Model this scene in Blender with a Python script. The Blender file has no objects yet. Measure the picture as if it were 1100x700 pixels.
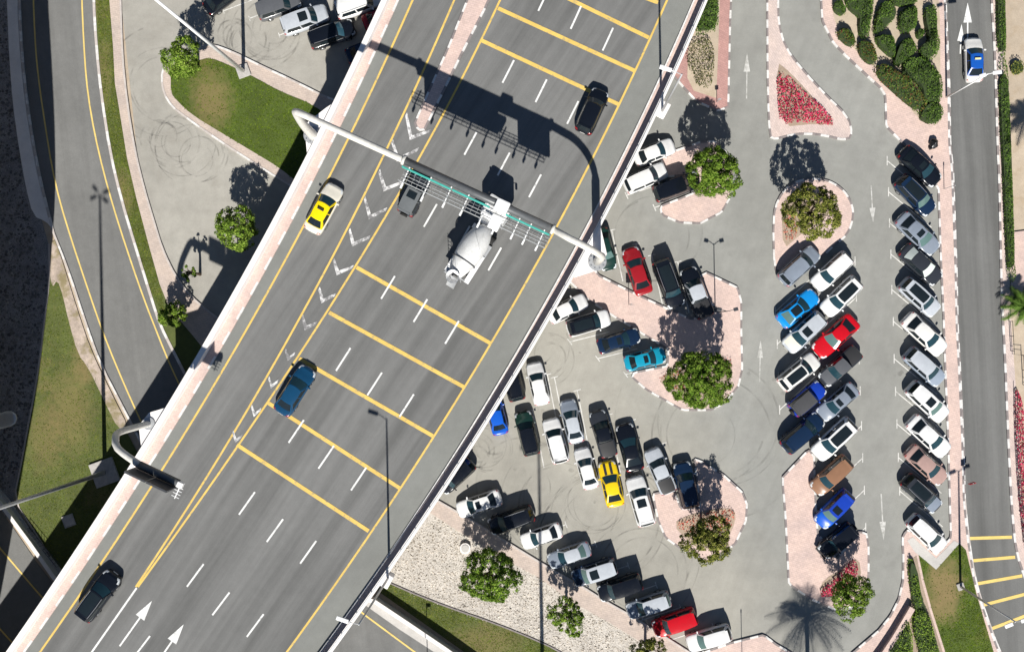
import bpy, bmesh, math, random
import numpy as np
from mathutils import Vector, Matrix, Euler
from mathutils.geometry import tessellate_polygon
random.seed(7)
R = math.radians
S = bpy.context.scene
COL = S.collection

# ---------------------------------------------------------------- camera
H = 95.5          # camera height above the car park, metres
F = 1000.0        # focal length in pixels of the 1100 px wide photograph
NX, NY = 590.0, 345.0
tilt_y = math.atan((NX - 550) / F)
tilt_x = -math.atan((350 - NY) / F)
cam_d = bpy.data.cameras.new('camera')
cam = bpy.data.objects.new('camera', cam_d); COL.objects.link(cam)
cam_d.sensor_width = 36; cam_d.lens = F / 1100 * 36
cam_d.clip_end = 6000; cam_d.clip_start = 0.5
cam.location = (0, 0, H); cam.rotation_euler = (tilt_x, tilt_y, 0)
S.camera = cam
CR = Euler((tilt_x, tilt_y, 0)).to_matrix()

def P(px, py, z=0.0):
    """place on the map: the point of the plan at height z"""
    d = CR @ Vector(((px - 550) / F, (350 - py) / F, -1))
    t = (z - H) / d.z
    return Vector((d.x * t, d.y * t, z))

# ---------------------------------------------------------------- light
COT = 1.05
ELEV = math.atan(1 / COT)
AZ = R(1.0)
w = bpy.data.worlds.new('World'); S.world = w; w.use_nodes = True
nt = w.node_tree; bg = nt.nodes['Background']
sky = nt.nodes.new('ShaderNodeTexSky'); sky.sky_type = 'NISHITA'; sky.sun_disc = False
sky.sun_elevation = ELEV; sky.sun_rotation = math.pi; sky.air_density = 1.0; sky.ozone_density = 4.0; sky.dust_density = 0.3
nt.links.new(sky.outputs[0], bg.inputs[0]); bg.inputs[1].default_value = 0.04
sd = bpy.data.lights.new('sun', 'SUN'); sd.energy = 4.9; sd.angle = R(0.55); sd.color = (1, 0.965, 0.90)
sun = bpy.data.objects.new('sun', sd); COL.objects.link(sun)
sun.rotation_euler = (math.pi / 2 - ELEV, 0, AZ)
sun.location = (0, -60, 60)
S.view_settings.view_transform = 'Standard'; S.view_settings.look = 'None'
S.view_settings.exposure = 0.46; S.view_settings.gamma = 1
S.view_settings.use_curve_mapping = False
S.render.resolution_x = 1024; S.render.resolution_y = 651

# ---------------------------------------------------------------- materials
def lin(c):
    if isinstance(c, str):
        c = [int(c[i:i + 2], 16) / 255 for i in (0, 2, 4)]
        c = [x / 12.92 if x <= .04045 else ((x + .055) / 1.055) ** 2.4 for x in c]
    return tuple(c) + (1,)

def base_mat(name):
    m = bpy.data.materials.new(name); m.use_nodes = True
    return m, m.node_tree, m.node_tree.nodes['Principled BSDF']

def N(nt, t, **kw):
    n = nt.nodes.new(t)
    for k, v in kw.items():
        if k in n.inputs: n.inputs[k].default_value = v
        else: setattr(n, k, v)
    return n

def ramp(nt, fac, stops):
    r = nt.nodes.new('ShaderNodeValToRGB')
    e = r.color_ramp.elements
    while len(e) < len(stops): e.new(0.5)
    for i, (p, c) in enumerate(stops):
        e[i].position = p; e[i].color = c if len(c) == 4 else tuple(c) + (1,)
    nt.links.new(fac, r.inputs[0]); return r.outputs[0]

def mix(nt, fac, a, b, mode='MIX'):
    m = nt.nodes.new('ShaderNodeMix'); m.data_type = 'RGBA'; m.blend_type = mode
    for s, v in ((0, fac), (6, a), (7, b)):
        if hasattr(v, 'is_linked') or isinstance(v, bpy.types.NodeSocket): nt.links.new(v, m.inputs[s])
        else: m.inputs[s].default_value = v if s == 0 else (tuple(v) + (1,) if len(v) == 3 else v)
    return m.outputs[2]

def g(v): return (v, v, v, 1)

def surface(name, col, amp=.18, s_big=.12, s_mid=1.2, s_fine=14, fine=.12, bump=.02, rough=.9, rot=None,
            streak=0.0, spots=None, bump_scale=30):
    """mottled outdoor surface: broad tone patches, mid grain, fine speckle, optional streaks along a direction"""
    m, nt, b = base_mat(name)
    tc = N(nt, 'ShaderNodeTexCoord'); v = tc.outputs['Object']
    c = lin(col)
    n1 = N(nt, 'ShaderNodeTexNoise', Scale=s_big, Detail=5.0, Roughness=.6); nt.links.new(v, n1.inputs['Vector'])
    n2 = N(nt, 'ShaderNodeTexNoise', Scale=s_mid, Detail=6.0, Roughness=.7); nt.links.new(v, n2.inputs['Vector'])
    n3 = N(nt, 'ShaderNodeTexNoise', Scale=s_fine, Detail=2.0); nt.links.new(v, n3.inputs['Vector'])
    o = mix(nt, 1.0, c, ramp(nt, n1.outputs[0], [(.3, g(1 - amp)), (.7, g(1 + amp))]), 'MULTIPLY')
    o = mix(nt, 1.0, o, ramp(nt, n2.outputs[0], [(.3, g(1 - amp * .6)), (.7, g(1 + amp * .6))]), 'MULTIPLY')
    o = mix(nt, 1.0, o, ramp(nt, n3.outputs[0], [(.3, g(1 - fine)), (.7, g(1 + fine))]), 'MULTIPLY')
    if streak:
        mp = N(nt, 'ShaderNodeMapping'); mp.vector_type = 'TEXTURE'
        mp.inputs['Rotation'].default_value = (0, 0, rot or 0); mp.inputs['Scale'].default_value = (34, 1.3, 1)
        nt.links.new(v, mp.inputs[0])
        n4 = N(nt, 'ShaderNodeTexNoise', Scale=.9, Detail=4.0, Roughness=.6); nt.links.new(mp.outputs[0], n4.inputs['Vector'])
        o = mix(nt, 1.0, o, ramp(nt, n4.outputs[0], [(.32, g(1 - streak)), (.68, g(1 + streak))]), 'MULTIPLY')
    if spots:
        sc, colr, lo, hi, nsc = spots
        n5 = N(nt, 'ShaderNodeTexNoise', Scale=nsc, Detail=4.0, Roughness=.65); nt.links.new(v, n5.inputs['Vector'])
        o = mix(nt, ramp(nt, n5.outputs[0], [(lo, g(0)), (hi, g(sc))]), o, lin(colr))
    nt.links.new(o, b.inputs['Base Color']); b.inputs['Roughness'].default_value = rough
    if bump:
        n6 = N(nt, 'ShaderNodeTexNoise', Scale=bump_scale, Detail=4.0); nt.links.new(v, n6.inputs['Vector'])
        bp = N(nt, 'ShaderNodeBump', Strength=.5, Distance=bump); nt.links.new(n6.outputs[0], bp.inputs['Height'])
        nt.links.new(bp.outputs[0], b.inputs['Normal'])
    return m

def patches(m, spots, colr):
    """dry or trodden patches of lawn: centre, radii"""
    nt = m.node_tree; b = nt.nodes['Principled BSDF']; o = b.inputs['Base Color'].links[0].from_socket
    tc = N(nt, 'ShaderNodeTexCoord'); ns = N(nt, 'ShaderNodeTexNoise', Scale=1.1, Detail=5.0, Roughness=.7); nt.links.new(tc.outputs['Object'], ns.inputs['Vector'])
    for (c, rx, ry, k) in spots:
        mp = N(nt, 'ShaderNodeMapping'); mp.inputs['Location'].default_value = (-c.x / rx, -c.y / ry, 0); mp.inputs['Scale'].default_value = (1 / rx, 1 / ry, 0)
        nt.links.new(tc.outputs['Object'], mp.inputs[0]); ln = N(nt, 'ShaderNodeVectorMath', operation='LENGTH'); nt.links.new(mp.outputs[0], ln.inputs[0])
        ma = N(nt, 'ShaderNodeMath', operation='MULTIPLY_ADD'); nt.links.new(ns.outputs[0], ma.inputs[0]); ma.inputs[1].default_value = 1.6; nt.links.new(ln.outputs['Value'], ma.inputs[2])
        o = mix(nt, ramp(nt, ma.outputs[0], [(.0, g(k)), (.75, g(k)), (1.0, g(0))]) if False else mapr(nt, ma.outputs[0], k), o, lin(colr))
    nt.links.new(o, b.inputs['Base Color'])
def mapr(nt, s, k):
    r_ = N(nt, 'ShaderNodeMapRange'); nt.links.new(s, r_.inputs[0])
    for i_, v_ in zip((1, 2, 3, 4), (1.2, 2.0, k, 0)): r_.inputs[i_].default_value = v_
    return r_.outputs[0]

def pavers(name, col, rot=0.0):
    m, nt, b = base_mat(name)
    tc = N(nt, 'ShaderNodeTexCoord'); v = tc.outputs['Object']
    c = lin(col)
    br = N(nt, 'ShaderNodeTexBrick', Scale=1.0); br.inputs['Color1'].default_value = c
    br.inputs['Color2'].default_value = tuple(x * .90 for x in c[:3]) + (1,)
    br.inputs['Mortar'].default_value = tuple(x * .72 for x in c[:3]) + (1,)
    br.inputs['Mortar Size'].default_value = .012; br.inputs['Brick Width'].default_value = .4; br.inputs['Row Height'].default_value = .2
    mp = N(nt, 'ShaderNodeMapping'); mp.inputs['Rotation'].default_value = (0, 0, rot); nt.links.new(v, mp.inputs[0])
    nt.links.new(mp.outputs[0], br.inputs['Vector'])
    n1 = N(nt, 'ShaderNodeTexNoise', Scale=.45, Detail=6.0, Roughness=.65); nt.links.new(v, n1.inputs['Vector'])
    n2 = N(nt, 'ShaderNodeTexNoise', Scale=4.0, Detail=4.0, Roughness=.7); nt.links.new(v, n2.inputs['Vector'])
    o = mix(nt, 1.0, br.outputs[0], ramp(nt, n1.outputs[0], [(.3, (.86, .86, .88, 1)), (.7, (1.1, 1.07, 1.04, 1))]), 'MULTIPLY')
    o = mix(nt, 1.0, o, ramp(nt, n2.outputs[0], [(.3, g(.88)), (.7, g(1.08))]), 'MULTIPLY')
    nt.links.new(o, b.inputs['Base Color']); b.inputs['Roughness'].default_value = .9
    return m

def plain(name, col, rough=.6, metal=0.0, var=.08, sc=3.0, coat=0.0):
    m, nt, b = base_mat(name)
    tc = N(nt, 'ShaderNodeTexCoord')
    n1 = N(nt, 'ShaderNodeTexNoise', Scale=sc, Detail=5.0, Roughness=.65); nt.links.new(tc.outputs['Object'], n1.inputs['Vector'])
    o = mix(nt, 1.0, lin(col), ramp(nt, n1.outputs[0], [(.3, g(1 - var)), (.7, g(1 + var))]), 'MULTIPLY')
    nt.links.new(o, b.inputs['Base Color'])
    b.inputs['Roughness'].default_value = rough; b.inputs['Metallic'].default_value = metal
    b.inputs['Coat Weight'].default_value = coat
    return m

def worn(name, col, under, amount=.5, sc=2.5):
    """road paint worn through in places"""
    m, nt, b = base_mat(name)
    tc = N(nt, 'ShaderNodeTexCoord'); v = tc.outputs['Object']
    n1 = N(nt, 'ShaderNodeTexNoise', Scale=sc, Detail=8.0, Roughness=.75); nt.links.new(v, n1.inputs['Vector'])
    f = ramp(nt, n1.outputs[0], [(amount - .06, g(1)), (amount + .08, g(0))])
    n2 = N(nt, 'ShaderNodeTexNoise', Scale=1.0, Detail=4.0); nt.links.new(v, n2.inputs['Vector'])
    c = mix(nt, 1.0, lin(col), ramp(nt, n2.outputs[0], [(.3, g(.88)), (.7, g(1.06))]), 'MULTIPLY')
    nt.links.new(mix(nt, f, c, lin(under)), b.inputs['Base Color']); b.inputs['Roughness'].default_value = .8
    return m

def leafmat(name, cols, rough=.8, trans=.15):
    m, nt, b = base_mat(name)
    ge = N(nt, 'ShaderNodeNewGeometry')
    st = [((i + .5) / len(cols), lin(c)) for i, c in enumerate(cols)]
    o = ramp(nt, ge.outputs['Random Per Island'], st)
    tc = N(nt, 'ShaderNodeTexCoord')
    n1 = N(nt, 'ShaderNodeTexNoise', Scale=.9, Detail=3.0); nt.links.new(tc.outputs['Object'], n1.inputs['Vector'])
    o = mix(nt, 1.0, o, ramp(nt, n1.outputs[0], [(.35, g(.7)), (.65, g(1.2))]), 'MULTIPLY')
    nt.links.new(o, b.inputs['Base Color']); b.inputs['Roughness'].default_value = rough
    b.inputs['Specular IOR Level'].default_value = .08
    return m

def objcolor(name, rough=.3, coat=1.0, metal=0.0, flake=0.0, spec=.5):
    m, nt, b = base_mat(name)
    oi = N(nt, 'ShaderNodeObjectInfo'); tc = N(nt, 'ShaderNodeTexCoord')
    n1 = N(nt, 'ShaderNodeTexNoise', Scale=1.6, Detail=5.0, Roughness=.7); nt.links.new(tc.outputs['Object'], n1.inputs['Vector'])
    o = mix(nt, 1.0, oi.outputs['Color'], ramp(nt, n1.outputs[0], [(.3, g(.88)), (.7, g(1.05))]), 'MULTIPLY')
    nt.links.new(o, b.inputs['Base Color'])
    nt.links.new(ramp(nt, n1.outputs[0], [(.3, g(rough * 1.3)), (.7, g(rough * .8))]), b.inputs['Roughness'])
    b.inputs['Coat Weight'].default_value = coat; b.inputs['Coat Roughness'].default_value = .06
    b.inputs['Metallic'].default_value = metal; b.inputs['Specular IOR Level'].default_value = spec
    return m

DECKROT = math.atan2(460, 307)
M = {}
M['sand'] = surface('sand', (.46, .38, .29), amp=.14, fine=.1, spots=(.5, 'A08C72', .5, .7, .7))
M['lot'] = surface('car_park_asphalt', (.262, .262, .243), amp=.13, s_big=.07, s_mid=.8, fine=.08, bump=.01, spots=(.35, '6E6C68', .55, .8, .35), streak=.05, rot=1.2)
def lotmat():
    m = M['lot']; nt = m.node_tree; b = nt.nodes['Principled BSDF']; old = b.inputs['Base Color'].links[0].from_socket
    tc = N(nt, 'ShaderNodeTexCoord'); sp = N(nt, 'ShaderNodeSeparateXYZ'); nt.links.new(tc.outputs['Object'], sp.inputs[0])
    ns = N(nt, 'ShaderNodeTexNoise', Scale=.06, Detail=5.0, Roughness=.6); nt.links.new(tc.outputs['Object'], ns.inputs['Vector'])
    m1 = N(nt, 'ShaderNodeMath', operation='MULTIPLY_ADD'); nt.links.new(ns.outputs[0], m1.inputs[0]); m1.inputs[1].default_value = 22; nt.links.new(sp.outputs[0], m1.inputs[2])
    m2 = N(nt, 'ShaderNodeMath', operation='MULTIPLY_ADD'); nt.links.new(sp.outputs[1], m2.inputs[0]); m2.inputs[1].default_value = .45; nt.links.new(m1.outputs[0], m2.inputs[2])
    mr = N(nt, 'ShaderNodeMapRange'); nt.links.new(m2.outputs[0], mr.inputs[0])
    for i_, v_ in zip((1, 2, 3, 4), (16, 26, 1, 0)): mr.inputs[i_].default_value = v_
    nt.links.new(mix(nt, 1.0, old, mix(nt, mr.outputs[0], (1, 1, 1), (1.24, 1.19, 1.13)), 'MULTIPLY'), b.inputs['Base Color'])
lotmat()
M['lot_pale'] = surface('dusty_asphalt', (.34, .325, .29), amp=.16, s_big=.09, s_mid=.9, fine=.1, bump=.01, spots=(.4, '8A857C', .52, .75, .5))
M['ramp'] = surface('ramp_asphalt', (.165, .165, .16), amp=.13, s_big=.1, fine=.1, bump=.01, streak=.10, rot=R(97))
M['deck'] = surface('bridge_asphalt', (.150, .150, .146), amp=.09, s_big=.08, fine=.10, bump=.01, streak=.23, rot=DECKROT)
M['street'] = surface('street_asphalt', (.142, .142, .137), amp=.08, s_big=.1, fine=.08, bump=.01, streak=.24, rot=R(93))
M['shoulder'] = surface('shoulder_asphalt', (.198, .202, .188), amp=.10, s_big=.12, fine=.08, bump=.01, streak=.05, rot=DECKROT)
M['pink'] = pavers('pink_pavers', (.66, .51, .455), .3)
M['pink_pale'] = pavers('worn_pink_pavers', (.64, .53, .485), 1.0)
M['path'] = pavers('pale_path_pavers', (.56, .47, .41), .2)
M['redpave'] = pavers('red_pavers', (.47, .275, .25), .5)
M['conc'] = surface('concrete', (.50, .48, .455), amp=.12, s_big=.4, fine=.08, bump=.005)
M['concwhite'] = surface('white_concrete', (.80, .765, .74), amp=.06, s_big=.3, fine=.05, bump=.004)
M['kw'] = plain('kerb_white', (.66, .64, .62), .8, var=.22)
M['kb'] = plain('kerb_dark', (.23, .20, .195), .8, var=.25)
M['kp'] = plain('kerb_plain', (.50, .45, .42), .85, var=.15)
M['gravel'] = surface('dark_gravel', (.25, .245, .25), amp=.25, s_big=.5, s_mid=4, s_fine=9, fine=.4, bump=.06, bump_scale=8)
M['grassg'] = surface('lawn_soil', (.088, .108, .026), amp=.24, s_big=.35, s_mid=2.5, s_fine=18, fine=.3, bump=.05, spots=(.8, '80704A', .54, .72, .13))
M['lawn'] = surface('lush_lawn', (.066, .098, .012), amp=.22, s_big=.35, s_mid=2.5, s_fine=18, fine=.3, bump=.05, spots=(.75, '7E7040', .58, .74, .12))
M['stone'] = surface('stone_bed', (.50, .46, .41), amp=.14, s_big=.4, s_mid=2.6, s_fine=7, fine=.25, bump=.08, bump_scale=5)
M['pebble'] = leafmat('pebble', ['A89F93', 'B8AEA2', 'CBC2B5', 'DAD1C4', 'D0C7BA', '958C80'], rough=.9)
M['barestrip'] = surface('bare_earth', (.42, .345, .29), amp=.3, s_big=.6, s_mid=3, fine=.2, bump=.03, spots=(.7, '7A7040', .48, .6, .5))
M['soil'] = surface('soil', (.36, .28, .21), amp=.2, fine=.2, bump=.03)
M['yp'] = worn('yellow_line', (.72, .49, .12), (.32, .28, .17), .39)
M['ypale'] = worn('pale_yellow_line', (.74, .55, .17), (.40, .33, .16), .36)
M['wp'] = worn('white_line', (.76, .76, .74), (.3, .3, .3), .38)
M['wworn'] = worn('worn_white_paint', (.74, .73, .72), (.20, .195, .195), .50, 1.8)
M['wfaint'] = worn('faint_bay_line', (.64, .63, .60), (.36, .355, .33), .41, 2.0)
M['wfaint2'] = worn('worn_arrow_paint', (.55, .545, .52), (.34, .335, .31), .47, 1.8)
M['leaf'] = leafmat('tree_leaves', ['3C5A1A', '4E6B20', '64802C', '80963E', '567224', '728A32'])
M['leaf2'] = leafmat('shrub_leaves', ['344C1A', '445E22', '54702C', '687F3A', '3E581E'])
M['leafb'] = leafmat('bright_leaves', ['4A641E', '617D2A', '7C9638', '8FA448', '546E24'])
M['leafo'] = leafmat('olive_leaves', ['4A5620', '646C2C', '82863E', '9A9650', '566024'])
M['leafr'] = leafmat('red_tinged_leaves', ['344C1A', '445E22', '54702C', '6A5030', '3E581E', '687F3A', '74402E'])
M['dryleaf'] = leafmat('dry_shrub_leaves', ['38421F', '4A5228', '5C5C34', '6E6A44', '444A26'])
M['pinkfl'] = leafmat('magenta_flowers', ['A8143C', 'C82A54', 'D84870', 'B81E46', '96143A', '6A4A28', 'D05070'])
M['redfl'] = leafmat('red_flowers', ['A03020', 'C44A38', 'D46A5A', '5A5020', '9A2418'])
M['grassb'] = leafmat('grass_blades', ['47561A', '556522', '626E2A', '7A7A3C', '4E5C1E'])
M['grasslush'] = leafmat('lush_grass_blades', ['3E5210', '4C6016', '5A6E1C', '6A7A26', '465A14'])
M['graveld'] = leafmat('dark_pebble', ['6A6866', '7C7A78', '5C5A5A', 'A09C98', '747274', '636264'], rough=.9)
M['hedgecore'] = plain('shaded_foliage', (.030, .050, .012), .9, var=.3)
M['bark'] = surface('bark', (.16, .115, .08), amp=.3, s_big=2, fine=.3, bump=.02)
M['palmtrunk'] = surface('palm_trunk', (.22, .17, .12), amp=.3, s_big=3, fine=.3, bump=.04)
M['cream'] = plain('cream_steel', (.60, .585, .54), .45, var=.14, coat=.0)
M['galv'] = plain('galvanised_steel', (.50, .51, .52), .4, metal=.5, var=.1)
M['white'] = plain('white_enamel', (.80, .80, .80), .35, var=.04)
M['dark'] = plain('dark_steel', (.055, .058, .065), .42, var=.15, metal=.2)
M['darkgrey'] = plain('grey_steel', (.11, .115, .12), .4, var=.15, metal=.1)
M['drum'] = surface('cement_stained_white', (.66, .66, .65), amp=.10, s_big=1.2, s_mid=3, s_fine=9, fine=.06, bump=0, rough=.5, spots=(.4, '8A877F', .52, .78, 1.8))
M['teal'] = plain('turquoise_panel', (.05, .38, .32), .5, var=.15)
M['cover'] = plain('concrete_plinth', (.42, .40, .38), .9, var=.2)
M['iron'] = plain('cast_iron', (.10, .10, .10), .7, var=.2)
M['paint'] = objcolor('car_paint', .22, .5, spec=.3)
M['glass'] = objcolor('car_glass', .05, 0.0, spec=.5)
M['tyre'] = plain('tyre_rubber', (.02, .02, .02), .85)
M['rim'] = plain('wheel_rim', (.42, .43, .44), .3, metal=.8)
M['trim'] = plain('black_plastic', (.022, .022, .024), .5)
M['lamp'] = plain('headlight_lens', (.62, .65, .67), .12, coat=.5)
M['tail'] = plain('taillight_lens', (.32, .012, .012), .2, coat=.5)
M['plate'] = plain('number_plate', (.75, .75, .72), .5)
M['rail'] = plain('roof_rail_metal', (.55, .56, .57), .3, metal=.7)
M['redsign'] = plain('red_sign', (.45, .04, .05), .5)
M['bag'] = plain('black_plastic_sack', (.012, .012, .014), .3, var=.3)
M['taxisign'] = plain('roof_sign', (.75, .72, .35), .5)

# ---------------------------------------------------------------- object helpers
def tag(o, label=None, cat=None, group=None, kind=None):
    if label: o['label'] = label
    if cat: o['category'] = cat
    if group: o['group'] = group
    if kind: o['kind'] = kind
    return o

def empty(name, loc, rz=0.0):
    o = bpy.data.objects.new(name, None); COL.objects.link(o)
    o.empty_display_size = .3; o.location = loc; o.rotation_euler = (0, 0, rz); return o

class MB:
    def __init__(s): s.v = []; s.f = []; s.mi = []
    def add(s, vs, fs, mi=0):
        k = len(s.v); s.v += [tuple(v) for v in vs]; s.f += [tuple(i + k for i in f) for f in fs]; s.mi += [mi] * len(fs)
    def box(s, c, d, rz=0.0, tilt=None, mi=0):
        c = Vector(c); m = Matrix.Rotation(rz, 3, 'Z')
        if tilt: m = m @ Euler(tilt).to_matrix()
        vs = [c + m @ Vector((x * d[0] / 2, y * d[1] / 2, z * d[2] / 2)) for x in (-1, 1) for y in (-1, 1) for z in (-1, 1)]
        s.add(vs, [(0, 1, 3, 2), (4, 6, 7, 5), (0, 4, 5, 1), (2, 3, 7, 6), (0, 2, 6, 4), (1, 5, 7, 3)], mi)
    def bbox(s, c, d, rz=0.0, b=.03, mi=0):
        """box with bevelled edges"""
        bm = bmesh.new(); bmesh.ops.create_cube(bm, size=1)
        for v in bm.verts: v.co = Vector((v.co.x * d[0], v.co.y * d[1], v.co.z * d[2]))
        bmesh.ops.bevel(bm, geom=bm.edges[:], offset=b, segments=2, profile=.6, affect='EDGES')
        m = Matrix.Rotation(rz, 3, 'Z'); c = Vector(c)
        bm.verts.ensure_lookup_table(); bm.verts.index_update()
        s.add([c + m @ v.co for v in bm.verts], [tuple(v.index for v in f.verts) for f in bm.faces], mi); bm.free()
    def tube(s, pts, rad, n=12, cap=True, mi=0):
        pts = [Vector(p) for p in pts]; k = len(pts)
        if not isinstance(rad, (list, tuple)): rad = [rad] * k
        rings = []; up = None
        for i, p in enumerate(pts):
            t = (pts[min(i + 1, k - 1)] - pts[max(i - 1, 0)]).normalized()
            if up is None: up = Vector((0, 0, 1)) if abs(t.z) < .9 else Vector((1, 0, 0))
            a = t.cross(up).normalized(); b = a.cross(t).normalized(); up = b
            rings.append([p + (a * math.cos(q) + b * math.sin(q)) * rad[i] for q in [2 * math.pi * j / n for j in range(n)]])
        vs = [v for r_ in rings for v in r_]; fs = []
        for i in range(k - 1):
            for j in range(n):
                fs.append((i * n + j, i * n + (j + 1) % n, (i + 1) * n + (j + 1) % n, (i + 1) * n + j))
        if cap: fs.append(tuple(range(n))[::-1]); fs.append(tuple((k - 1) * n + j for j in range(n)))
        s.add(vs, fs, mi)
    def grid(s, G, mi=0):
        n = len(G); m = len(G[0]); vs = [v for r_ in G for v in r_]
        s.add(vs, [(i * m + j, i * m + j + 1, (i + 1) * m + j + 1, (i + 1) * m + j) for i in range(n - 1) for j in range(m - 1)], mi)
    def build(s, name, mats, parent=None, smooth=False, fix=True):
        me = bpy.data.meshes.new(name); me.from_pydata(s.v, [], s.f)
        if not isinstance(mats, (list, tuple)): mats = [mats]
        for m in mats: me.materials.append(m)
        if any(s.mi):
            me.polygons.foreach_set('material_index', s.mi)
        if fix:
            bm = bmesh.new(); bm.from_mesh(me)
            if smooth: bmesh.ops.remove_doubles(bm, verts=bm.verts[:], dist=1e-5)
            bmesh.ops.recalc_face_normals(bm, faces=bm.faces[:]); bm.to_mesh(me); bm.free()
        if smooth: me.polygons.foreach_set('use_smooth', [True] * len(me.polygons))
        me.update()
        o = bpy.data.objects.new(name, me); COL.objects.link(o)
        if parent: o.parent = parent
        return o

def copy_tree(o, parent=None):
    c = o.copy(); COL.objects.link(c); c.parent = parent
    for ch in o.children: copy_tree(ch, c)
    return c

def chaikin(pts, closed=True, it=1):
    for _ in range(it):
        out = []; n = len(pts)
        if not closed: out.append(pts[0])
        for i in range(n if closed else n - 1):
            a, b = Vector(pts[i]), Vector(pts[(i + 1) % n])
            out += [a * .75 + b * .25, a * .25 + b * .75]
        if not closed: out.append(pts[-1])
        pts = out
    return pts

def W(pts, z=0.0): return [P(x, y, z) for x, y in pts]

def poly_slab(mb, pts, z1, z0=None, mi=0):
    """flat polygon at z1 with side walls down to z0"""
    pts = [Vector((p[0], p[1], z1)) for p in pts]
    tris = tessellate_polygon([pts])
    fs = []
    for t in tris:
        a, b, c = (pts[i] for i in t)
        fs.append(tuple(t) if (b - a).cross(c - a).z > 0 else tuple(t)[::-1])
    mb.add(pts, fs, mi)
    if z0 is not None:
        n = len(pts); area = sum(pts[i].x * pts[(i + 1) % n].y - pts[(i + 1) % n].x * pts[i].y for i in range(n))
        low = [Vector((p.x, p.y, z0)) for p in pts]
        fs = [((i, (i + 1) % n, n + (i + 1) % n, n + i) if area < 0 else (i, n + i, n + (i + 1) % n, (i + 1) % n)) for i in range(n)]
        mb.add(pts + low, fs, mi)

def sheet(name, px, z, mat, z0=None, smooth=0, world=False):
    mb = MB(); pts = px if world else W(px)
    if smooth: pts = chaikin(pts, True, smooth)
    poly_slab(mb, pts, z, z0)
    o = mb.build(name, mat, fix=False); tag(o, kind='structure'); return o

def resample(pts, step):
    out = [Vector(pts[0])]; 
    seg = []
    for a, b in zip(pts[:-1], pts[1:]): seg.append((Vector(a), Vector(b), (Vector(b) - Vector(a)).length))
    tot = sum(x[2] for x in seg); n = max(1, round(tot / step)); d = tot / n
    res = []; acc = 0; k = 0
    for i in range(n + 1):
        t = min(i * d, tot - 1e-6)
        while k < len(seg) - 1 and acc + seg[k][2] < t: acc += seg[k][2]; k += 1
        a, b, l = seg[k]; res.append(a.lerp(b, (t - acc) / max(l, 1e-9)))
    return res

def offset(pts, d):
    """shift a polyline sideways (positive = to the right of its direction)"""
    out = []; n = len(pts)
    for i in range(n):
        t = pts[min(i + 1, n - 1)] - pts[max(i - 1, 0)]; t.z = 0; t.normalize()
        out.append(pts[i] + Vector((t.y, -t.x, 0)) * d)
    return out

def ribbon(mb, a, b, z, z0=None, mi=0):
    n = len(a)
    A = [Vector((p.x, p.y, z)) for p in a]; B = [Vector((p.x, p.y, z)) for p in b]
    fs = []
    for i in range(n - 1):
        f = (i, i + 1, n + i + 1, n + i)
        q = [(A + B)[k] for k in f]
        if (q[1] - q[0]).cross(q[2] - q[0]).z < 0: f = f[::-1]
        fs.append(f)
    mb.add(A + B, fs, mi)
    if z0 is not None:
        for L in (A, B):
            Z = [Vector((p.x, p.y, z0)) for p in L]
            mb.add(L + Z, [(i, i + 1, n + i + 1, n + i) for i in range(n - 1)], mi)
        mb.add([A[0], B[0], (B[0].x, B[0].y, z0), (A[0].x, A[0].y, z0)], [(0, 1, 2, 3)], mi)
        mb.add([A[-1], B[-1], (B[-1].x, B[-1].y, z0), (A[-1].x, A[-1].y, z0)], [(0, 1, 2, 3)], mi)

def kerb(px, closed=False, width=.22, z0=0.0, z1=.15, seg=.95, mats=('kw', 'kb'), smooth=1, name='kerb', world=False, shift=0):
    pts = px if world else W(px)
    if smooth: pts = chaikin(pts, closed, smooth)
    pts = [Vector((p.x, p.y, 0)) for p in pts]
    if closed: pts = pts + [pts[0]]
    fine = resample(pts, seg / 2)
    if shift: fine = offset(fine, shift)
    mb = MB()
    l = offset(fine, -width / 2); r_ = offset(fine, width / 2)
    n = len(fine); k = 0; i = 0
    while i < n - 1:
        j = min(i + 2, n - 1)
        ribbon(mb, l[i:j + 1], r_[i:j + 1], z1 + (.004 if k % 2 else 0), z0, mi=k % 2); k += 1; i = j
    o = mb.build(name, [M[mats[0]], M[mats[1]]]); tag(o, kind='structure'); return o

def fit(pts, deg=2):
    y = [p[1] for p in pts]; x = [p[0] for p in pts]
    c = np.polyfit(y, x, deg)
    return lambda v: float(np.polyval(c, v))

def markline(mb, px, width, z, world=False):
    pts = px if world else W(px, z)
    ribbon(mb, offset(pts, -width / 2), offset(pts, width / 2), z)
# ================================================================ SETTING
ZD = 8.5
YS = [y for y in range(-320, 1041, 20)]
BARE = [(P(228, 108), 2.4, 3.2, .6), (P(1013, 628), 2.0, 3.2, .8), (P(1010, 655), 2.0, 1.6, .5), (P(76, 440), 2.6, 5.0, .45), (P(92, 385), 1.4, 3.0, .6), (P(48, 470), 2.0, 4.0, .4), (P(520, 690), 4.5, 2.2, .45), (P(132, 210), 1.2, 3.0, .5), (P(113, 80), .8, 4.0, .4)]
patches(M['lawn'], BARE, '8A7650'); patches(M['grassg'], BARE, '86744C')
# ---- natural ground
sheet('ground', [Vector((-900, -900, 0)), Vector((900, -900, 0)), Vector((900, 900, 0)), Vector((-900, 900, 0))], -.05, M['sand'], world=True)
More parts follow.
